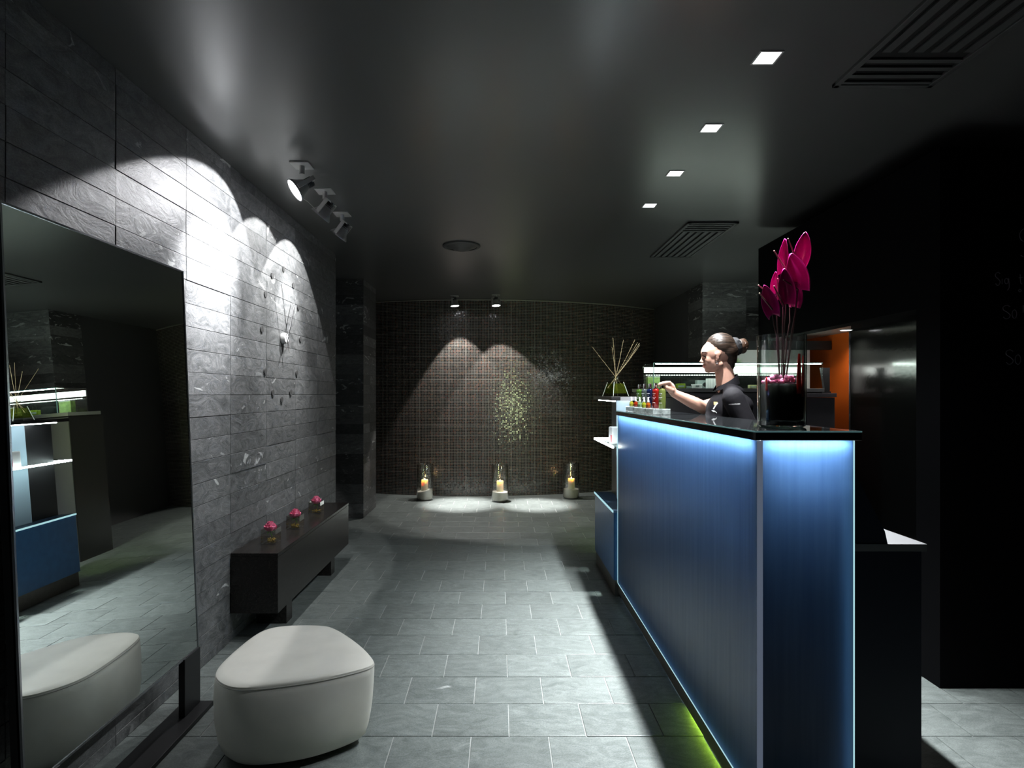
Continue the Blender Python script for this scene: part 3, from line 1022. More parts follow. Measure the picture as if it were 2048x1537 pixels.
MB().box(0.885, 1.055, SY1 - 0.246, SY1 - 0.244, 0.985, 1.270).build('added_glow_panel', emitter('added_green_glow', (0.70, 0.85, 0.38), 95.0), sh)  # glowing panel added out of view for the green reflection on the mosaic
MB().box(0.88, 1.06, SY1 - 0.26, SY1 - 0.248, 0.98, 1.274).box(1.06, 1.07, SY1 - 0.26, SY1, 0.557, 1.274).build('glow_shield', 'black_metal', sh)  # opaque back and side shield, added to block the green glow
MB().box(0.868, 0.874, 4.205, 4.47, 0.557, 1.274).build('dark_side_panel', 'black_metal', sh)
bxm = thing('product_box', 'white carton with a red label on the lit glass shelf, seen in the mirror', 'box', (0.80, 3.98, 0.976))
MB().box(0.765, 0.835, 3.93, 4.05, 0.9765, 1.09, 0.008).build('carton', 'white_card', bxm)
MB().box(0.7635, 0.765, 3.935, 3.975, 0.985, 1.035).build('label_print', 'red_card', bxm)

# desk behind the counter's near end
dk = thing('reception_desk', 'low dark desk with a pale top behind the counter end', 'desk', (1.23, 2.3, 0))
DY = 1.90
MB().box(1.065, 1.393, DY, DY + 0.03, 0, 0.799, 0.001).build('end_panel', 'navy', dk)
MB().box(1.065, 1.408, DY - 0.005, 2.70, 0.80, 0.824, 0.001).build('desk_top', 'pale_top', dk)
MB().box(1.065, 1.09, DY + 0.03, 2.70, 0, 0.799).box(1.36, 1.39, 2.60, 2.69, 0, 0.799).build('support', 'navy', dk)
MB().prism([(1.072, 0.8245), (1.281, 0.8245), (1.272, 0.865), (1.171, 1.062), (1.072, 1.10)], 'y', DY, DY + 0.02).build('side_screen', 'navy', dk)

# ================================================================== DISPLAY CABINET behind
CYF, CX0, CX1 = 5.24, 1.30, 3.05
dc = thing('display_cabinet', 'lilac grey back cabinet carrying a lit glass display case', 'cabinet', (2.2, 5.5, 0))
MB().box(CX0, CX1, CYF, 5.66, 0.0, 1.285).build('body', 'lilac', dc)
MB().box(CX0 - 0.012, CX0 - 0.0005, CYF - 0.012, 5.66, 0.0, 1.325).build('dark_end_panel', 'black_metal', dc)
MB().box(CX0, CX1 + 0.012, CYF - 0.012, 5.66, 1.289, 1.325, 0.001).build('worktop', 'lilac', dc)
MB().box(CX0, 2.95, CYF - 0.010, 5.66, 1.336, 1.368, 0.001).build('case_base', 'grey_top', dc)
MB().box(CX0 + 0.01, 2.94, CYF + 0.01, 5.65, 1.325, 1.336).build('recess', 'black_metal', dc)
GX0, GX1, GY0, GY1, GZ0, GZ1 = 1.40, 2.94, 5.24, 5.63, 1.369, 1.598
MB().box(GX0, GX1, GY0, GY0 + 0.005, GZ0, GZ1).build('glass_front', 'glass_green', dc)
MB().box(GX0, GX0 + 0.005, GY0, GY1, GZ0, GZ1).build('glass_side', 'glass_green', dc)
MB().box(GX0, GX1, GY0, GY1, GZ1, GZ1 + 0.006).build('glass_top', 'glass_green', dc)
MB().box(GX0 - 0.002, GX1, GY0 - 0.001, GY0 + 0.001, GZ1 - 0.002, GZ1 + 0.006).box(GX0 - 0.003, GX0 + 0.003, GY0 - 0.002, GY0 + 0.003, GZ0, GZ1).build('glass_joint', 'glass_edge', dc)
MB().box(GX0 + 0.01, GX1, GY1 - 0.03, GY1, 1.524, 1.578).build('light_bar', 'led_case', dc)
MB().box(GX0 + 0.01, GX1, GY1 - 0.008, GY1, GZ0, 1.500).build('back_glass', 'black_gloss', dc)
for k in range(62):
    x = GX0 + 0.02 + k * 0.0245
    MB().box(x, x + 0.013, GY1 - 0.045, GY1 - 0.035, 1.498, 1.505).build('led', 'led_case', dc)
MB().box(GX0 + 0.02, GX1 - 0.01, GY0 + 0.006, GY0 + 0.014, GZ1 - 0.008, GZ1 - 0.001).build('led_strip', emitter('led_case_front', (0.95, 1, 0.95), 70.0), dc)
MB().box(2.30, 3.05, 5.66, 5.68, 1.326, 1.752).build('steel_splashback', 'brushed', dc)
MB().box(2.30, 3.26, 5.655, 5.70, 1.755, 1.84).build('lintel_band', 'black_metal', dc)
# tilted dark screen on the worktop
ms = thing('tilted_screen', 'dark tilted screen on the lilac worktop before the steel splashback', 'screen', (3.0, 5.31, 1.326))
MB().prism([(2.995, 1.340), (3.04, 1.340), (3.04, 1.56), (2.962, 1.56)], 'y', 5.30, 5.33).build('panel', 'black_metal', ms)
MB().box(2.99, 3.04, 5.28, 5.36, 1.3255, 1.341).build('foot', 'black_metal', ms)
# niche downlight
nd = thing('niche_downlight', 'round lit downlight in the niche ceiling before the orange wall', 'downlight', (3.13, 5.2, 1.90))
MB().lathe([(0.001, -0.001), (0.048, -0.001), (0.048, -0.006), (0.001, -0.006)], (3.13, 5.2, 1.90), 28).build('lens', 'down_face', nd)
MB().lathe([(0.048, -0.0002), (0.056, -0.0002), (0.056, -0.007), (0.048, -0.007)], (3.13, 5.2, 1.90), 28, close=True).build('rim', 'fixture_grey', nd)
spot('light', nd, (3.13, 5.2, 1.892), (3.02, 5.1, 0), 34, 140, 0.8, 0.03, (1, 0.95, 0.9))

# ================================================================== WALL CLOCK
def onwall(px, py, out=0.0):
    """point of the left wall seen at a pixel"""
    x = WX + 0.0
    y = -x * F / (CX - px)
    return Vector((x + out, y, CH - (py - CY) / F * y))


def zc(x, y):
    return (480 + x * 0.20833, 500 + y * 0.20833)


hub = onwall(*zc(405, 850))
ck = thing('wall_clock', 'frameless wall clock of round markers and thin hands on the slate wall', 'clock', hub)
RX = Matrix.Rotation(pi / 2, 3, 'Y')
for q in ((308, 250), (418, 188), (511, 342), (558, 553), (576, 857), (542, 1182), (482, 1368), (398, 1440), (312, 1372), (240, 1167), (207, 762), (242, 427)):
    p = onwall(*zc(*q))
    MB().lathe([(0.001, 0.0), (0.0195, 0.0), (0.0195, 0.005), (0.001, 0.005)], p, 24, RX).build('hour_marker', 'dome', ck)
MB().lathe([(0.001, 0.0), (0.034, 0.0), (0.036, 0.003), (0.036, 0.028), (0.033, 0.031), (0.001, 0.031)], hub, 32, RX).build('hub', 'white_plastic', ck)


def hand(tgt, tail, out, w):
    a = hub + Vector((out, 0, 0))
    b = onwall(*zc(*tgt)) + Vector((out, 0, 0))
    d = (b - a).normalized()
    s_ = d.cross(Vector((1, 0, 0))).normalized()
    t0 = a - d * tail
    vs = [t0 + s_ * w * 0.7, t0 - s_ * w * 0.7, a - s_ * w, b - s_ * w * 0.4, b + s_ * w * 0.4, a + s_ * w]
    vs2 = [v + Vector((0.002, 0, 0)) for v in vs]
    n_ = len(vs)
    m_ = MB().add(vs + vs2, [tuple(range(n_))[::-1], tuple(range(n_, 2 * n_))] + [(i, (i + 1) % n_, n_ + (i + 1) % n_, n_ + i) for i in range(n_)])
    m_.build('hand', 'chrome', ck)


hand((345, 330), 0.10, 0.034, 0.0045)
hand((488, 445), 0.09, 0.038, 0.0055)


# ================================================================== ROSES IN GLASS CUBES
def petal_rose(mb, c, R, seed):
    rnd = random.Random(seed)
    c = Vector(c)
    layers = [(0.22, 4, 0.40), (0.45, 5, 0.34), (0.72, 6, 0.20), (1.0, 6, -0.10)]
    for (rr, n_, lift) in layers:
        ph = rnd.random() * 6
        for k in range(n_):
            a = ph + 2 * pi * k / n_ + rnd.uniform(-.15, .15)
            e = Vector((cos(a), sin(a), 0))
            s_ = Vector((-sin(a), cos(a), 0))
            vs, fs = [], []
            NU, NV = 6, 6
            wid = R * (0.35 + 0.42 * rr)
            for i in range(NU + 1):
                u = i / NU
                for j in range(NV + 1):
                    v = j / NV * 2 - 1
                    w_ = wid * sin(pi * (0.12 + 0.80 * u)) ** 0.6
                    out = R * rr * (0.35 + 0.65 * u ** 0.7) * (1 - 0.22 * v * v)
                    z = R * (-0.75 + u * (1.05 + lift)) - (R * 0.22 * max(0, u - 0.75) * 3 if rr > 0.6 else 0)
                    vs.append(c + e * out + s_ * w_ * v + Vector((0, 0, z + R * 0.06 * v * v)))
            for i in range(NU):
                for j in range(NV):
                    b_ = i * (NV + 1) + j
                    fs.append((b_, b_ + 1, b_ + NV + 2, b_ + NV + 1))
            mb.add(vs, fs, True)
    mb.ell(c + Vector((0, 0, R * 0.05)), (R * 0.3, R * 0.3, R * 0.55), None, 10, 8)


cubes = [((542, 1085), 3.283, 'first', 'near end of the black bench, closest to the mirror'), ((590.5, 1056), 3.64, 'middle', 'middle of the black bench'), ((632.5, 1025), 4.10, 'third', 'far end of the black bench')]
for i, ((px, py), y, nm, where) in enumerate(cubes):
    x = (px - CX) / F * y
    z = 0.472
    h = 0.042
    v_ = thing('cube_vase', 'small glass cube vase on the ' + where, 'vase', (x, y, z), 'glass cubes on the bench')
    g = MB()
    g.box(x - h, x + h, y - h, y + h, z + 0.0005, z + 0.008)
    for a in ((x - h, x - h + .003, y - h, y + h), (x + h - .003, x + h, y - h, y + h), (x - h + .003, x + h - .003, y - h, y - h + .003), (x - h + .003, x + h - .003, y + h - .003, y + h)):
        g.box(*a, z + 0.008, z + 0.082)
    g.build('glass', 'lantern_glass', v_)
    pb = MB()
    rnd = random.Random(i)
    for k in range(26):
        pb.ell((x + rnd.uniform(-.027, .027), y + rnd.uniform(-.027, .027), z + 0.013 + rnd.uniform(0, .006)), (0.0055, 0.005, 0.004), None, 7, 5)
    pb.build('gold_pebbles', 'gold_pebbles', v_, kind='stuff')
    r_ = thing('rose', 'pink rose at the ' + where, 'flower', (x, y, z + 0.02), 'pink roses on the bench')
    c = Vector((x + (0.0 if i != 0 else -0.004), y, z + 0.092))
    b_ = MB()
    petal_rose(b_, c, 0.037, i + 3)
    b_.build('bloom', 'pink', r_)
    MB().tube([c - Vector((0, 0, 0.02)), c + Vector((0.004, 0.003, -0.045)), c + Vector((0.008, 0.006, -0.062))], 0.003, 6).build('stem', 'stem_green', r_)
    lf = MB()
    for a in (0.4, 2.3, 4.4):
        e = Vector((cos(a), sin(a), 0))
        s_ = Vector((-sin(a), cos(a), 0))
        o = c - Vector((0, 0, 0.022))
        lf.add([o, o + e * 0.014 + s_ * 0.010 - Vector((0, 0, 0.008)), o + e * 0.028 - Vector((0, 0, 0.020)), o + e * 0.014 - s_ * 0.010 - Vector((0, 0, 0.008))], [(0, 1, 2, 3)], True)
    lf.build('leaf', 'stem_green', r_)

# ================================================================== HURRICANE LANTERNS
for i, (px, py, where) in enumerate(((850, 1001, 'leftmost, by the slate corner'), (1000, 1004, 'middle one, under the two spotlights'), (1142, 998, 'rightmost, nearest the counter'))):
    y = CH * F / (py - CY) + 0.03
    x = (px - CX) / F * y
    t = thing('hurricane_lantern', 'tall glass hurricane lantern before the mosaic wall, ' + where, 'lantern', (x, y, 0), 'lanterns along the mosaic wall')
    MB().lathe([(0.001, 0.001), (0.090, 0.001), (0.099, 0.008), (0.103, 0.03), (0.104, 0.44), (0.102, 0.445), (0.100, 0.44), (0.099, 0.03), (0.094, 0.016), (0.001, 0.014)], (x, y, 0), 40).build('glass', 'lantern_glass', t)
    tilt = (0.018, -0.004, 0.0)[i]
    sd = MB().lathe([(0.001, 0.017), (0.085, 0.017), (0.094, 0.03), (0.0975, 0.06), (0.0975, 0.118), (0.09, 0.121), (0.001, 0.122)], (x, y, 0), 36)
    sd.v = [(a, b, c + (tilt * (a - x) / 0.1 if c > 0.1 else 0)) for a, b, c in sd.v]
    sd.build('sand', 'sand', t)
    cn = thing('candle', 'lit cream pillar candle in the glass lantern, ' + where, 'candle', (x, y, 0.12), 'candles along the mosaic wall')
    cx = x + (-0.004, 0.0, 0.004)[i]
    MB().lathe([(0.001, 0.110), (0.042, 0.110), (0.043, 0.116), (0.042, 0.245), (0.039, 0.252), (0.035, 0.250), (0.030, 0.226), (0.001, 0.222)], (cx, y, 0), 30).build('wax', 'wax', cn)
    MB().tube([(cx, y, 0.220), (cx, y, 0.238)], 0.0012, 6).build('wick', 'wick', cn)
    MB().lathe([(0.0008, 0.232), (0.004, 0.236), (0.0065, 0.244), (0.0045, 0.258), (0.0008, 0.272)], (cx, y, 0), 14).build('flame', 'flame', cn)
    ld = bpy.data.lights.new('flame_light', 'POINT')
    ld.energy = CANDLE_W
    ld.color = (1.0, 0.55, 0.22)
    ld.shadow_soft_size = 0.008
    lo = link('flame_light', ld, cn)
    lo.location = (cx, y, 0.246)

def colour_glass(name, tint, base, clear=0.35):
    m, nt, b, o = newmat(name)
    b.inputs['Base Color'].default_value = (*base, 1)
    b.inputs['Roughness'].default_value = 0.08
    b.inputs['Specular IOR Level'].default_value = 0.6
    t = N(nt, 'ShaderNodeBsdfTransparent')
    t.inputs[0].default_value = (*tint, 1)
    mx = N(nt, 'ShaderNodeMixShader')
    mx.inputs[0].default_value = clear
    L(nt, b.outputs[0], mx.inputs[1])
    L(nt, t.outputs[0], mx.inputs[2])
    L(nt, mx.outputs[0], o.inputs[0])
    return m


# ================================================================== REED DIFFUSER
dy, dz = 4.13, 1.3002
dx = (1231 - CX) / F * dy
df = thing('reed_diffuser', 'glass reed diffuser with green oil on the top shelf of the retail unit', 'diffuser', (dx, dy, dz))


def frustum(mb, a, b, z0, z1, bev=0.0):
    mb.add([(dx - a, dy - a, z0), (dx + a, dy - a, z0), (dx + a, dy + a, z0), (dx - a, dy + a, z0), (dx - b, dy - b, z1), (dx + b, dy - b, z1), (dx + b, dy + b, z1), (dx - b, dy + b, z1)],
           [(0, 3, 2, 1), (4, 5, 6, 7), (0, 1, 5, 4), (1, 2, 6, 5), (2, 3, 7, 6), (3, 0, 4, 7)])


RZ = Matrix.Rotation(radians(24), 4, 'Z')


def turn(mb):
    c = Vector((dx, dy, 0))
    mb.v = [tuple(RZ.to_3x3() @ (Vector(v) - c) + c) for v in mb.v]
    return mb


g = MB()
frustum(g, 0.066, 0.040, dz, dz + 0.105)
turn(g)
g.lathe([(0.040, 0.105), (0.022, 0.116), (0.015, 0.124), (0.015, 0.135), (0.024, 0.144), (0.021, 0.144), (0.012, 0.135)], (dx, dy, dz), 24)
g.build('bottle', 'lantern_glass', df)
ed = MB()
for sx_, sy_ in ((-1, -1), (1, -1), (1, 1), (-1, 1)):
    a_ = RZ.to_3x3() @ Vector((sx_ * 0.066, sy_ * 0.066, 0.002))
    b2 = RZ.to_3x3() @ Vector((sx_ * 0.040, sy_ * 0.040, 0.104))
    o3 = Vector((dx, dy, dz))
    ed.tube([o3 + a_, o3 + b2], 0.0022, 6)
ed.build('edge_highlight', simple('edge_highlight', (0.32, 0.36, 0.30), 0.12, spec=1.0), df)  # pale tubes paint the light caught along the bottle's glass edges
o_ = MB()
frustum(o_, 0.057, 0.041, dz + 0.022, dz + 0.092)
turn(o_).build('oil', colour_glass('green_oil', (0.72, 0.78, 0.34), (0.09, 0.12, 0.012), 0.8), df)
for tx, ty, dd in ((1182.6, 692, 0.0), (1225.8, 676, -.02), (1224, 694.5, .05), (1246.8, 680, .04), (1270, 679.5, -.03), (1275.4, 685, 0.0), (1279, 687, .04), (1280, 690, -.04)):
    tip = P(tx, ty, dy + dd)
    nk = Vector((dx, dy, dz + 0.14))
    d = (tip - nk).normalized()
    MB().tube([nk - d * 0.10, nk + (tip - nk) * 0.5 + Vector((0.003, 0, -0.004)), tip], 0.0013, 6).build('reed', 'reed', df)

# ================================================================== OIL BOTTLES ON THE COUNTER
ZT = 1.2102
tr_ = thing('acrylic_tray', 'clear acrylic stand under the oil bottles on the counter', 'stand', (0.84, 3.3, ZT))
MB().box(0.796, 0.888, 2.995, 3.13, ZT, ZT + 0.030, 0.002).build('block', 'acrylic', tr_)
MB().box(0.796, 0.888, 3.133, 3.40, ZT, ZT + 0.030, 0.002).build('block', 'acrylic', tr_)
MB().box(0.796, 0.888, 3.403, 3.64, ZT, ZT + 0.030, 0.002).build('block', 'acrylic', tr_)


bc = [(1324.5, 3.06, 'pale green', (0.36, 0.44, 0.11), 'pale green bath oil bottle held at the cap by the woman'),
      (1311.5, 3.17, 'red', (0.45, 0.02, 0.015), 'red bath oil bottle on the counter'),
      (1300, 3.29, 'navy', (0.010, 0.018, 0.07), 'navy blue bath oil bottle on the counter'),
      (1289.5, 3.42, 'grey', (0.10, 0.13, 0.12), 'clear grey bath oil bottle on the counter'),
      (1278.5, 3.56, 'green', (0.07, 0.17, 0.02), 'dark green bath oil bottle, farthest in the row')]
zb = ZT + 0.0302
for px, y, cn_, colr, lb in bc:
    x = (px - CX) / F * y
    colr = tuple(c_ * 0.36 for c_ in colr)
    mt = colour_glass('bottle_' + cn_, tuple(min(1, c * 2 + 0.1) for c in colr), colr)
    t = thing('oil_bottle', lb, 'bottle', (x, y, zb), 'bath oil bottles on the counter')
    MB().lathe([(0.001, 0), (0.0175, 0), (0.019, 0.003), (0.019, 0.094), (0.017, 0.101), (0.011, 0.106), (0.0085, 0.109), (0.0085, 0.113)], (x, y, zb), 28).build('body', mt, t)
    MB().lathe([(0.001, 0.111), (0.0098, 0.111), (0.0098, 0.136), (0.009, 0.138), (0.001, 0.138)], (x, y, zb), 24).build('cap', 'chrome', t)
    lb_ = MB()
    for zz, wa in ((0.080, 0.5), (0.072, 0.25), (0.060, 0.55), (0.052, 0.3), (0.03, 0.45)):
        a0_ = radians(222)
        pts = [(x + 0.0193 * cos(a0_ - wa + 2 * wa * k / 8), y + 0.0193 * sin(a0_ - wa + 2 * wa * k / 8), zb + zz) for k in range(9)]
        lb_.tube(pts, 0.0007, 4)
    lb_.build('label_print', 'white_print', t)
dcx = [(1296.5, 3.16, 'amber orange', (0.50, 0.10, 0.01), 'amber dropper bottle nearest the red bottle'), (1288, 3.26, 'lime yellow', (0.42, 0.46, 0.03), 'lime yellow dropper bottle, second in the small row'),
       (1279.5, 3.37, 'pale green', (0.25, 0.40, 0.20), 'pale green dropper bottle in the middle of the small row'), (1271.5, 3.48, 'red', (0.48, 0.04, 0.01), 'red dropper bottle, second from the far end'),
       (1263, 3.60, 'yellow', (0.45, 0.42, 0.03), 'yellow dropper bottle at the far end of the row')]
for px, y, cn_, colr, lb in dcx:
    x = (px - CX) / F * y
    colr = tuple(c_ * 0.36 for c_ in colr)
    mt = colour_glass('dropper_' + cn_, tuple(min(1, c * 1.5 + 0.3) for c in colr), colr)
    t = thing('dropper_bottle', lb, 'bottle', (x, y, zb), 'dropper bottles on the counter')
    MB().lathe([(0.001, 0), (0.010, 0.0), (0.0125, 0.004), (0.0135, 0.014), (0.012, 0.024), (0.006, 0.031), (0.0055, 0.035)], (x, y, zb), 22).build('body', mt, t)
    MB().lathe([(0.001, 0.034), (0.0062, 0.034), (0.0062, 0.042), (0.004, 0.043), (0.0045, 0.050), (0.003, 0.058), (0.001, 0.060)], (x, y, zb), 18).build('pipette', 'white_plastic', t)

# ================================================================== THINGS IN THE DISPLAY CASE
zc0 = GZ0 + 0.0005


def cx_(px, y):
    return (px - CX) / F * y


t = thing('gift_box', 'green patterned gift box at the left end of the glass display case', 'box', (cx_(1306, 5.42), 5.42, zc0))
MB().box(cx_(1294, 5.42), cx_(1318, 5.42), 5.39, 5.45, zc0, zc0 + 0.112, 0.002).build('carton', 'green_card', t)
MB().box(cx_(1294, 5.42) - .001, cx_(1318, 5.42) + .001, 5.389, 5.451, zc0 + 0.105, zc0 + 0.114).build('lid', 'white_card', t)


def perfume(px, y, w, h, nk, lb, mt):
    x = cx_(px, y)
    t = thing('perfume_bottle', lb, 'bottle', (x, y, zc0), 'bottles in the display case')
    MB().box(x - w, x + w, y - 0.02, y + 0.02, zc0, zc0 + h, 0.004).build('body', mt, t)
    MB().lathe([(0.001, h), (0.014, h), (0.014, h + nk), (0.001, h + nk)], (x, y, zc0), 20).build('cap', 'glass_soft', t)
    MB().box(x - w * 0.7, x + w * 0.7, y - 0.0215, y - 0.0202, zc0 + h * 0.25, zc0 + h * 0.6).build('label_print', 'teal_card', t)


og = colour_glass('perfume_green', (0.6, 0.7, 0.2), (0.30, 0.42, 0.05))
perfume(1361, 5.32, 0.040, 0.045, 0.052, 'square green perfume bottle with a clear cap in the display case', og)
perfume(1504.5, 5.32, 0.034, 0.032, 0.032, 'pale yellow perfume bottle in the case behind the woman', colour_glass('perfume_pale', (0.8, 0.8, 0.5), (0.55, 0.55, 0.30)))
t = thing('cosmetic_jar', 'low dark glass jar beside the green perfume bottle', 'jar', (cx_(1378, 5.32), 5.32, zc0))
MB().lathe([(0.001, 0), (0.024, 0), (0.025, 0.004), (0.025, 0.018), (0.022, 0.020)], (cx_(1378, 5.32), 5.32, zc0), 24).build('body', 'teal_card', t)
MB().lathe([(0.001, 0.0205), (0.024, 0.0205), (0.024, 0.028), (0.001, 0.028)], (cx_(1378, 5.32), 5.32, zc0), 24).build('lid', 'black_metal', t)
t = thing('soap_box', 'small white carton with dark print in the display case', 'box', (cx_(1393, 5.30), 5.30, zc0))
MB().box(cx_(1384, 5.30), cx_(1403, 5.30), 5.28, 5.33, zc0, zc0 + 0.038, 0.003).build('carton', 'white_card', t)
MB().box(cx_(1390, 5.30), cx_(1397, 5.30), 5.2785, 5.2798, zc0 + 0.014, zc0 + 0.027).build('label_print', 'teal_card', t)
t = thing('grey_gift_box', 'grey carton with a dark disc print in the display case', 'box', (cx_(1406, 5.42), 5.42, zc0))
MB().box(cx_(1393, 5.42), cx_(1417, 5.42), 5.40, 5.46, zc0, zc0 + 0.078, 0.002).build('carton', 'teal_card', t)
MB().lathe([(0.001, 0), (0.021, 0), (0.021, 0.001), (0.001, 0.001)], (cx_(1408.5, 5.42), 5.3985, zc0 + 0.036), 24, Matrix.Rotation(pi / 2, 3, 'X')).build('disc_print', 'black_metal', t)
t = thing('striped_carton', 'white vertically striped carton in the case, beside the woman', 'box', (cx_(1423, 5.36), 5.36, zc0))
MB().box(cx_(1414.5, 5.36), cx_(1434, 5.36), 5.34, 5.40, zc0, zc0 + 0.092, 0.002).build('carton', 'white_card', t)
for k in range(6):
    xx = cx_(1416.5 + 3 * k, 5.36)
    MB().box(xx - 0.002, xx + 0.002, 5.3387, 5.3398, zc0 + 0.004, zc0 + 0.088).build('stripe_print', 'teal_card', t)
t = thing('moss_plant', 'small bright green mossy plant on the case behind the neck', 'plant', P(1476, 727, 5.5))
rnd = random.Random(4)
ms_ = MB()
pc = P(1474, 728, 5.5)
pc.z = GZ1 + 0.0065
for k in range(60):
    a = rnd.uniform(0, 6.28)
    e = rnd.uniform(0.25, 1.5)
    l_ = rnd.uniform(0.03, 0.075)
    d = Vector((cos(a) * cos(e), sin(a) * cos(e), sin(e)))
    ms_.tube([pc, pc + d * l_ * 0.6, pc + d * l_ + Vector((0, 0, -0.006))], [0.0016, 0.0014, 0.0005], 4)
ms_.build('leaves', 'green_card', t, kind='stuff')
MB().lathe([(0.001, 0), (0.016, 0), (0.020, 0.012), (0.018, 0.013), (0.001, 0.010)], pc, 16).build('dish', 'black_metal', t)

# ================================================================== VASE AND ANTHURIUMS
vy = 1.925
vx = (1563 - CX) / F * vy
vz = 1.2102
vs_ = thing('glass_vase', 'tall glass cylinder vase with dark leaves inside, on the counter end', 'vase', (vx, vy, vz))
MB().lathe([(0.0738, 0.006), (0.0745, 0.012), (0.0755, 0.302), (0.0738, 0.306), (0.071, 0.302), (0.0695, 0.032), (0.0715, 0.016), (0.0732, 0.006)], (vx, vy, vz), 48).build('glass', thin_glass('vase_glass', (0.88, 0.93, 0.91), 3.0, 0.01), vs_)
gb = simple('solid_glass', (0.9, 0.97, 0.95), 0.02)
gb.node_tree.nodes['Principled BSDF'].inputs['Transmission Weight'].default_value = 1.0
MB().lathe([(0.001, 0.0003), (0.064, 0.0003), (0.072, 0.004), (0.073, 0.012), (0.070, 0.020), (0.060, 0.0225), (0.001, 0.0225)], (vx, vy, vz), 48).build('thick_base', gb, vs_)
MB().lathe([(0.001, 0.0235), (0.060, 0.0235), (0.0665, 0.03), (0.067, 0.135), (0.062, 0.142), (0.001, 0.144)], (vx, vy, vz), 40).build('dark_leaf_lining', 'black_leaf', vs_)
rd = MB()
for k, (a, w, z0, z1) in enumerate(((-1.15, 0.16, 0.11, 0.24), (-0.80, 0.15, 0.10, 0.235), (-0.42, 0.16, 0.11, 0.21), (-2.75, 0.06, 0.12, 0.165))):
    ps = []
    for i in range(7):
        z = z0 + (z1 - z0) * i / 6
        for j in range(5):
            aa = a + w * (j / 4 * 2 - 1) * (1 - 0.6 * (i / 6) ** 2)
            ps.append((vx + 0.0665 * cos(aa), vy + 0.0665 * sin(aa), vz + z))
    fs_ = [(i * 5 + j, i * 5 + j + 1, (i + 1) * 5 + j + 1, (i + 1) * 5 + j) for i in range(6) for j in range(4)]
    rd.add(ps, fs_, True)
ro = rd.build('red_leaves', 'red_leaf', vs_)
sm = ro.modifiers.new('s', 'SOLIDIFY')
sm.thickness = 0.0015
pk = MB()
rnd = random.Random(8)
for k in range(34):
    a = rnd.uniform(0, 6.28)
    r_ = rnd.uniform(0, 0.052)
    pk.ell((vx - 0.010 + r_ * cos(a), vy + r_ * sin(a), vz + 0.150 + rnd.uniform(0, 0.016)), (rnd.uniform(.006, .011), rnd.uniform(.006, .011), rnd.uniform(.004, .008)), Matrix.Rotation(rnd.uniform(0, 3), 3, 'X'), 8, 6)
pk.build('pink_petals', 'pink_pale', vs_, kind='stuff')


def spathe(label, base, tip, W, face, cup, spx, depth, curl=0.3):
    """one anthurium: bent heart-shaped spathe, dark spadix with a pale tip, long stem"""
    B = P(*base, vy + depth)
    Tp = P(*tip, vy + depth - 0.01)
    d = (Tp - B)
    Lg = d.length
    d.normalize()
    f = Vector(face).normalized()
    s_ = d.cross(f).normalized()
    nrm = s_.cross(d).normalized()
    t = thing('anthurium', label, 'flower', (vx, vy, vz + 0.145), 'magenta anthuriums in the glass vase')
    NU, NV = 16, 12
    vs, fs = [], []
    for i in range(NU + 1):
        u = i / NU
        for j in range(NV + 1):
            v = j / NV * 2 - 1
            wq = W * (sin(pi * min(1, 0.16 + u * 0.84)) ** 0.75) * (1.0 - 0.25 * u) + 0.0012
            back = -0.10 * Lg * (abs(v) ** 1.4) * (1 - u) ** 3                  # heart lobes behind the stem
            z_ = cup * W * (v * v) * (1 - 0.3 * u) - cup * W * 0.35 + curl * Lg * (u ** 3) * 0.35
            vs.append(B + d * (Lg * u + back) + s_ * wq * v * (1 - 0.18 * cup * v * v) + nrm * z_)
    for i in range(NU):
        for j in range(NV):
            b_ = i * (NV + 1) + j
            fs.append((b_, b_ + 1, b_ + NV + 2, b_ + NV + 1))
    o = MB().add(vs, fs, True).build('spathe', 'anthurium', t)
    md = o.modifiers.new('s', 'SOLIDIFY')
    md.thickness = 0.0016
    o0 = P(*spx[0], vy + depth - 0.03)
    o1 = P(*spx[1], vy + depth - 0.045)
    MB().tube([o0, (o0 + o1) / 2, o1], [0.0030, 0.0026, 0.0018], 8).build('spadix', 'spadix', t)
    MB().ell(o1, 0.0023, None, 8, 6).build('spadix_tip', 'spadix_tip', t)
    sx = (vx + (B.x - vx) * 0.55)
    MB().tube([B + nrm * (-cup * W * 0.35), Vector((sx + (B.x - sx) * 0.55, vy + depth * 0.7, (B.z + vz + 0.30) / 2)), Vector((sx, vy + depth * 0.5, vz + 0.30)), Vector((vx + (sx - vx) * 0.4, vy + depth * 0.3, vz + 0.146))], 0.0024, 7).build('stem', 'stem_dark', t)


spathe('highest magenta anthurium, its curled tip pointing right', (1600, 530), (1611, 464), 0.034, (-0.35, -1, 0.1), 0.95, ((1592, 517), (1576, 478)), 0.035, -0.2)
spathe('upper left magenta anthurium, folded with white edges', (1566, 545), (1573, 479), 0.022, (-0.9, -0.8, 0.0), 0.95, ((1573, 540), (1548, 502)), 0.03, 0.2)
spathe('big central magenta anthurium, the widest bloom', (1598, 580), (1579, 508), 0.045, (-0.35, -1, 0.35), 0.95, ((1596, 580), (1567, 560)), -0.015, 0.25)
spathe('magenta anthurium at the centre left, below the folded one', (1574, 608), (1566, 538), 0.036, (-0.3, -1, 0.3), 1.0, ((1568, 612), (1548, 573)), -0.04, 0.2)
spathe('lowest left magenta anthurium with a green tip', (1546, 630), (1528, 570), 0.033, (-0.5, -1, 0.25), 0.95, ((1545, 620), (1519, 587)), -0.03, 0.2)
spathe('dark magenta anthurium hidden behind, at the right below', (1584, 612), (1590, 565), 0.034, (0.3, -1, 0.1), 0.8, ((1556, 600), (1555, 558)), 0.01, 0.1)
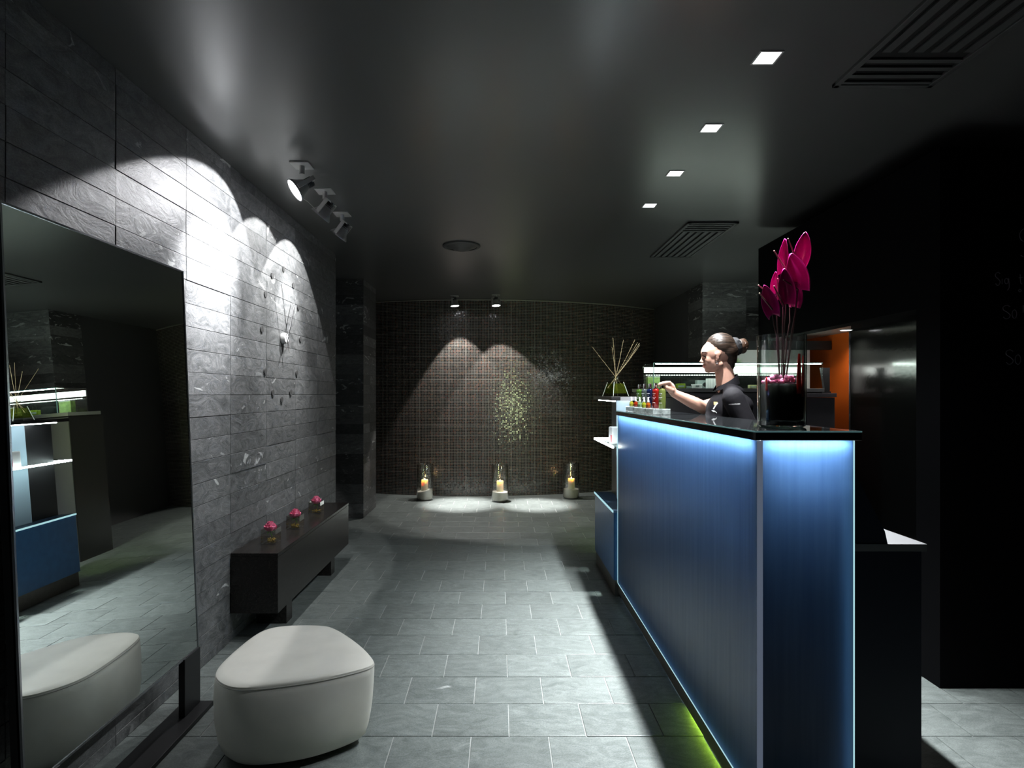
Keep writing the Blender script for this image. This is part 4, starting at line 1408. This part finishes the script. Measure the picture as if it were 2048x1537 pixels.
spathe('slim magenta anthurium between the left blooms', (1550, 588), (1553, 544), 0.018, (-0.8, -0.9, 0.1), 0.8, ((1535, 585), (1517, 571)), 0.02, 0.2)

# ================================================================== PERSON
PYD = 3.0


def Q(px, py, y=PYD):
    return P(px, py, y)


pr = thing('person', 'woman in a black tunic with her hair in a bun, reaching for a bottle', 'person', (1.19, PYD, 0))
b = MB()
# head
b.ell(Q(1439.5, 698.5), (0.075, 0.070, 0.080), None, 24, 16)
b.ell(Q(1428, 707), (0.066, 0.062, 0.066), None, 24, 16)
b.ell(Q(1425, 722), (0.048, 0.052, 0.058), None, 24, 16)
b.cap(Q(1417.5, 740), 0.0175, Q(1438, 729, PYD - 0.042), 0.020)
b.cap(Q(1417.5, 740), 0.0175, Q(1438, 729, PYD + 0.042), 0.020)
b.ell(Q(1426, 736), (0.036, 0.036, 0.026))
b.ell(Q(1415.5, 740.5), (0.016, 0.019, 0.015))
b.cap(Q(1407.5, 711), 0.0075, Q(1404.0, 722.0), 0.0085)                    # nose
b.ell(Q(1402.2, 723.6), (0.0085, 0.008, 0.007))
b.ell(Q(1406, 725, PYD - 0.010), (0.008, 0.006, 0.006))
b.ell(Q(1406, 725, PYD + 0.010), (0.008, 0.006, 0.006))
b.ell(Q(1410.5, 731.5), (0.0130, 0.020, 0.006))                            # lips
b.ell(Q(1411.5, 735.5), (0.0125, 0.018, 0.006))
b.ell(Q(1408.5, 704.5, PYD - 0.022), (0.012, 0.024, 0.008))               # brows
b.ell(Q(1408.5, 704.5, PYD + 0.022), (0.012, 0.024, 0.008))
b.ell(Q(1417.5, 720, PYD - 0.030), (0.021, 0.017, 0.024))                 # cheeks
b.ell(Q(1417.5, 720, PYD + 0.030), (0.021, 0.017, 0.024))
for s_ in (-1, 1):                                                           # ears
    ey = PYD + s_ * 0.0615
    tl = Matrix.Rotation(radians(-12), 3, 'Y')
    b.ell(Q(1434.5, 713.5, ey), (0.0105, 0.010, 0.022), tl, 14, 10)
    b.ell(Q(1436, 709, ey + s_ * 0.005), (0.014, 0.006, 0.014), tl, 14, 10)
    b.ell(Q(1433.5, 720.5, ey), (0.0055, 0.006, 0.009), tl, 12, 8)
# neck and trunk
b.cap(Q(1447, 733), 0.044, Q(1453, 775), 0.050)
b.ell(Q(1458, 812), (0.085, 0.125, 0.085))
b.ell(Q(1457, 870), (0.085, 0.115, 0.14))
b.ell(Q(1456, 925), (0.080, 0.105, 0.13))
b.ell(Q(1460, 985), (0.100, 0.145, 0.12))
for s_ in (-1, 1):
    hip = Vector((1.195, PYD + s_ * 0.085, 0.80))
    kn = Vector((1.185, PYD + s_ * 0.09, 0.45))
    an = Vector((1.205, PYD + s_ * 0.095, 0.09))
    b.cap(hip, 0.078, kn, 0.052)
    b.cap(kn, 0.050, an, 0.036)
    b.cap(an + Vector((0.02, 0, -0.055)), 0.034, an + Vector((-0.105, 0, -0.062)), 0.026)
# near (left) arm hangs down beside the body
shN, elN, wrN = Q(1467, 800, PYD - 0.140), Vector((1.255, PYD - 0.185, 0.99)), Vector((1.22, PYD - 0.175, 0.765))
b.cap(shN, 0.046, elN, 0.036)
b.cap(elN, 0.036, wrN, 0.025)
hN = wrN + Vector((-0.004, 0.0, -0.045))
b.ell(hN, (0.034, 0.018, 0.044))
for k, (ox, ln) in enumerate(((-0.026, 0.062), (-0.009, 0.070), (0.009, 0.066), (0.025, 0.052))):
    p0 = hN + Vector((ox, 0, -0.034))
    p1 = p0 + Vector((-0.004, 0.004, -ln * 0.5))
    p2 = p1 + Vector((-0.010, 0.012, -ln * 0.45))
    b.cap(p0, 0.0088, p1, 0.0080)
    b.cap(p1, 0.0080, p2, 0.0070)
b.cap(hN + Vector((-0.028, 0.004, 0.012)), 0.011, hN + Vector((-0.052, 0.012, -0.022)), 0.009)
b.cap(hN + Vector((-0.052, 0.012, -0.022)), 0.009, hN + Vector((-0.056, 0.016, -0.048)), 0.0078)
# far (right) arm rests on the counter and reaches the bottle cap
shF = Q(1459, 802, PYD + 0.125)
elF = Vector((1.098, 3.105, 1.2455))
wrF = Q(1347.5, 787, 3.075)
b.cap(shF, 0.046, elF, 0.036)
b.ell(elF, (0.037, 0.034, 0.034))
mid = elF.lerp(wrF, 0.38)
b.cap(elF, 0.0345, mid, 0.0335)
b.cap(mid, 0.0335, wrF, 0.0215)
# hand: palm sloping up from the wrist, knuckles on top, fingers bent down on the cap
cap_top = Vector(((1324.5 - CX) / F * 3.06, 3.06, zb + 0.130))
kn0 = Q(1334.5, 765.5, 3.07)
b.cap(wrF, 0.021, wrF.lerp(kn0, 0.45), 0.024)
b.ell(wrF.lerp(kn0, 0.62), (0.027, 0.030, 0.024), Matrix.Rotation(radians(30), 3, 'Y'))
fing = [(-0.026, 0.0086, Vector((-0.0135, 0.0, -0.002)), 0.0), (-0.008, 0.0090, Vector((-0.016, 0.0, 0.002)), 0.0), (0.011, 0.0086, Vector((-0.012, 0.0, -0.002)), 0.003), (0.028, 0.0076, Vector((-0.006, 0.0, -0.006)), 0.006)]
for k, (oy, r_, off, dn) in enumerate(fing):
    root = wrF.lerp(kn0, 0.55) + Vector((0, oy * 0.8, 0.006 - dn))
    kk = kn0 + Vector((0.004 * abs(k - 1), oy, -dn))
    pip = kk + Vector((-0.026, -oy * 0.35 - 0.004, -0.005)) + off * 0.3
    if k < 2:
        tip = Vector((cap_top.x - 0.0155, cap_top.y - 0.004 + 0.012 * k, cap_top.z - 0.008))
    else:
        tip = pip + Vector((0.006, -0.004, -0.028))
    dip = pip.lerp(tip, 0.5) + Vector((-0.004, 0, 0.002))
    b.cap(root, r_ * 1.1, kk, r_ * 1.08)
    b.cap(kk, r_ * 1.05, pip, r_)
    b.cap(pip, r_, dip, r_ * 0.92)
    b.cap(dip, r_ * 0.92, tip, r_ * 0.8)
th0 = wrF.lerp(kn0, 0.35) + Vector((-0.004, -0.020, -0.004))
th1 = Q(1334.5, 776.5, 3.045)
th2 = Vector((cap_top.x + 0.0155, cap_top.y - 0.006, cap_top.z - 0.004))
b.cap(th0, 0.0135, th1, 0.0105)
b.cap(th1, 0.0105, th2, 0.0082)
body = bake(b, 'body', 'skin', pr, 0.0042, 3)

# clothing
c = MB()
c.ell(Q(1457, 822), (0.108, 0.150, 0.105), None, 24, 16)
c.ell(Q(1451, 838), (0.102, 0.128, 0.085), None, 24, 16)                    # bust
c.ell(Q(1463, 812), (0.096, 0.150, 0.075), None, 24, 16)
c.ell(Q(1458, 880), (0.104, 0.135, 0.15), None, 24, 16)
c.ell(Q(1459, 950), (0.110, 0.150, 0.16), None, 24, 16)
c.ell(Q(1460, 1000), (0.118, 0.165, 0.11), None, 24, 16)
c.ell(Q(1460, 783, PYD), (0.062, 0.110, 0.038), Matrix.Rotation(radians(10), 3, 'Y'), 24, 14)
for s_ in (-1, 1):
    c.cap(Q(1462, 783, PYD + s_ * 0.075), 0.040, Q(1467, 797, PYD + s_ * 0.140), 0.052)
c.cap(Q(1467, 798, PYD - 0.140), 0.055, Vector((1.245, PYD - 0.176, 1.09)), 0.049)
c.cap(Q(1459, 800, PYD + 0.130), 0.054, Q(1443, 815, PYD + 0.135), 0.050)
tunic = bake(c, 'tunic', 'tunic', pr, 0.006, 5, label='black short-sleeved tunic')
# stand collar: an open band round the neck, dropping to the front
col_ = MB()
NC = 40
vs, fs = [], []
for i in range(NC + 1):
    a = radians(18) + (2 * pi - radians(36)) * i / NC                        # a = 0 points to the front (-x)
    fx = cos(a)
    base = Q(1452.5, 770)
    for (rx, ry, dz_) in ((0.066, 0.066, -0.012), (0.056, 0.056, 0.022), (0.053, 0.053, 0.022), (0.062, 0.062, -0.014)):
        z = dz_ - 0.020 * fx + (0.014 * (-fx) if dz_ > 0 else 0)
        vs.append(Vector((base.x - rx * fx, base.y + ry * sin(a), base.z + z)))
for i in range(NC):
    for k in range(4):
        k2 = (k + 1) % 4
        fs.append((i * 4 + k, i * 4 + k2, (i + 1) * 4 + k2, (i + 1) * 4 + k))
col_.add(vs, fs, True)
col_.build('collar', 'tunic', pr)
tz = MB()
for s_ in (-1, 1):
    tz.cap(Vector((1.195, PYD + s_ * 0.080, 0.80)), 0.092, Vector((1.187, PYD + s_ * 0.09, 0.45)), 0.068)
    tz.cap(Vector((1.187, PYD + s_ * 0.09, 0.45)), 0.068, Vector((1.205, PYD + s_ * 0.095, 0.115)), 0.060)
bake(tz, 'trousers', 'tunic', pr, 0.009, 4)
shs = MB()
for s_ in (-1, 1):
    shs.cap(Vector((1.232, PYD + s_ * 0.095, 0.044)), 0.043, Vector((1.100, PYD + s_ * 0.095, 0.033)), 0.032)
bake(shs, 'shoes', 'black_metal', pr, 0.006, 2)
# hair: swept back from the forehead, over the top of the ear to the bun
h = MB()
h.ell(Q(1441.5, 694.5), (0.0765, 0.0745, 0.0755), None, 24, 16)
h.ell(Q(1450, 703), (0.0660, 0.0735, 0.0665), None, 24, 16)
h.cap(Q(1447, 694), 0.070, Q(1458, 694), 0.045)
h.ell(Q(1456, 716), (0.044, 0.058, 0.052), None, 20, 14)
h.ell(Q(1458, 729), (0.026, 0.043, 0.042), None, 20, 14)
hair = bake(h, 'hair', 'hair', pr, 0.0045, 3, label='brown hair drawn back')
# keep the face free of hair: cut the cap along the hairline
bm = bmesh.new()
bm.from_mesh(hair.data)
kill = []
for f in bm.faces:
    p = f.calc_center_median()
    px, py = CX + p.x / PYD * F, CY - (p.z - CH) / PYD * F
    hl = ((660, 1404), (680, 1405), (685, 1412), (692, 1416), (700, 1420), (707, 1426), (709, 1434), (711, 1444), (716, 1447), (735, 1450), (760, 1453))
    front = hl[-1][1]
    for (ya, xa), (yb, xb) in zip(hl, hl[1:]):
        if ya <= py <= yb:
            front = xa + (xb - xa) * (py - ya) / (yb - ya)
            break
    if px < front:
        kill.append(f)
bmesh.ops.delete(bm, geom=kill, context='FACES')
bm.to_mesh(hair.data)
bm.free()
sc_ = MB()
bun = MB()
bd = (Q(1487, 691) - Q(1464, 696)).normalized()
rot = bd.to_track_quat('Z', 'Y').to_matrix()
prof = []
for k in range(25):
    a = 2 * pi * k / 24
    prof.append((0.034 + 0.014 * cos(a), 0.018 + 0.024 * sin(a)))
sc_.lathe(prof[:-1], Q(1463, 695.5), 28, rot, close=True)
sc_.v = [tuple(Vector(v) + rot @ Vector((0.0025 * sin(i * 2.7), 0.0025 * cos(i * 1.9), 0))) for i, v in enumerate(sc_.v)]
sc_.build('scrunchie', 'scrunchie', pr)
bun.ell(Q(1482, 692), (0.030, 0.036, 0.040), rot, 20, 14)
bun.ell(Q(1486, 687), (0.020, 0.026, 0.024), rot, 14, 10)
bun.ell(Q(1485, 699), (0.018, 0.024, 0.022), rot, 14, 10)
bun.cap(Q(1456, 697), 0.034, Q(1480, 692), 0.030)
rnd = random.Random(2)
for k in range(16):
    a = rnd.uniform(0, 6.28)
    o = Q(1486, 692) + rot @ Vector((0.026 * cos(a), 0.026 * sin(a), 0.008))
    pts = [o + rot @ Vector((0.008 * cos(a + i * 0.5) * i / 5, 0.010 * sin(a + i * 0.5) * i / 5, 0.006 * i / 5 - 0.003 * i)) for i in range(6)]
    bun.tube(pts, 0.0035, 6)
bun.build('hair_bun', 'hair_bun', pr)
fe = MB()
for s_ in (-1, 1):
    fe.tube([Q(1406.2, 712.2, PYD + s_ * 0.020), Q(1408.6, 713.4, PYD + s_ * 0.030), Q(1412.5, 713.2, PYD + s_ * 0.040)], 0.0022, 6)
fe.build('eyelashes', 'wick', pr)
eb = MB()
for s_ in (-1, 1):
    eb.tube([Q(1404.5, 706.2, PYD + s_ * 0.016), Q(1406.2, 704.2, PYD + s_ * 0.030), Q(1411.5, 704.8, PYD + s_ * 0.044)], [0.0020, 0.0026, 0.0014], 6)
eb.build('eyebrows', 'hair', pr)
lp = MB()
lp.ell(Q(1407.4, 732.0), (0.0052, 0.0175, 0.0030))
lp.ell(Q(1408.4, 735.2), (0.0052, 0.0155, 0.0032))
lp.build('lips', 'lip', pr)
MB().lathe([(0.0055, -0.0008), (0.0067, 0), (0.0055, 0.0008), (0.0045, 0)], Q(1433.5, 725.5, PYD - 0.076), 16, Matrix.Rotation(pi / 2, 3, 'X'), close=True).build('earring', 'chrome', pr)

# prints on the tunic: laid on the cloth
from mathutils.bvhtree import BVHTree
bv = BVHTree.FromPolygons([v.co for v in tunic.data.vertices], [p.vertices[:] for p in tunic.data.polygons])
eye = Vector((0, 0, CH))


def on_cloth(px, py):
    d = (P(px, py, 1.0) - eye).normalized()
    hit = bv.ray_cast(eye, d)
    return (hit[0] if hit[0] else P(px, py, 2.85)) - d * 0.0016


def cloth_print(name, polys, mat):
    mb = MB()
    for poly in polys:
        vs = [on_cloth(*q) for q in poly]
        n_ = len(vs)
        back = [v + Vector((0, 0.0012, 0)) for v in vs]
        mb.add(vs + back, [tuple(range(n_)), tuple(range(2 * n_ - 1, n_ - 1, -1))] + [(i, n_ + i, n_ + (i + 1) % n_, (i + 1) % n_) for i in range(n_)])
    mb.build(name, mat, tunic)


def zl(pts):
    return [(1420 + x * 0.03418, 790 + y * 0.03418) for x, y in pts]


cloth_print('gold_emblem', [zl([(230, 410), (440, 430), (400, 600), (230, 590)])], 'trim_gold')
cloth_print('white_emblem', [zl([(430, 460), (480, 490), (350, 640), (230, 850), (170, 830), (290, 620)]), zl([(85, 920), (130, 890), (230, 900), (330, 970), (410, 1050), (390, 1090), (320, 1020), (200, 1010)])], 'white_print')


def letters(text, x0, y0, x1, y1, size):
    cu = bpy.data.curves.new('sleeve_lettering', 'FONT')
    cu.body = text
    cu.resolution_u = 2
    ob = bpy.data.objects.new('tmp_text', cu)
    COL.objects.link(ob)
    dg = bpy.context.evaluated_depsgraph_get()
    dg.update()
    me = bpy.data.meshes.new_from_object(ob.evaluated_get(dg))
    bpy.data.objects.remove(ob)
    w = max(v.co.x for v in me.vertices)
    for v in me.vertices:
        t = v.co.x / w
        v.co = on_cloth(x0 + (x1 - x0) * t, y0 + (y1 - y0) * t - v.co.y / 0.7 * size)
    me.materials.clear()
    me.materials.append(M['white_print'])
    link('sleeve_lettering', me, tunic)


letters('MOROFLISH', 1457.5, 811.0, 1480, 809.5, 2.6)
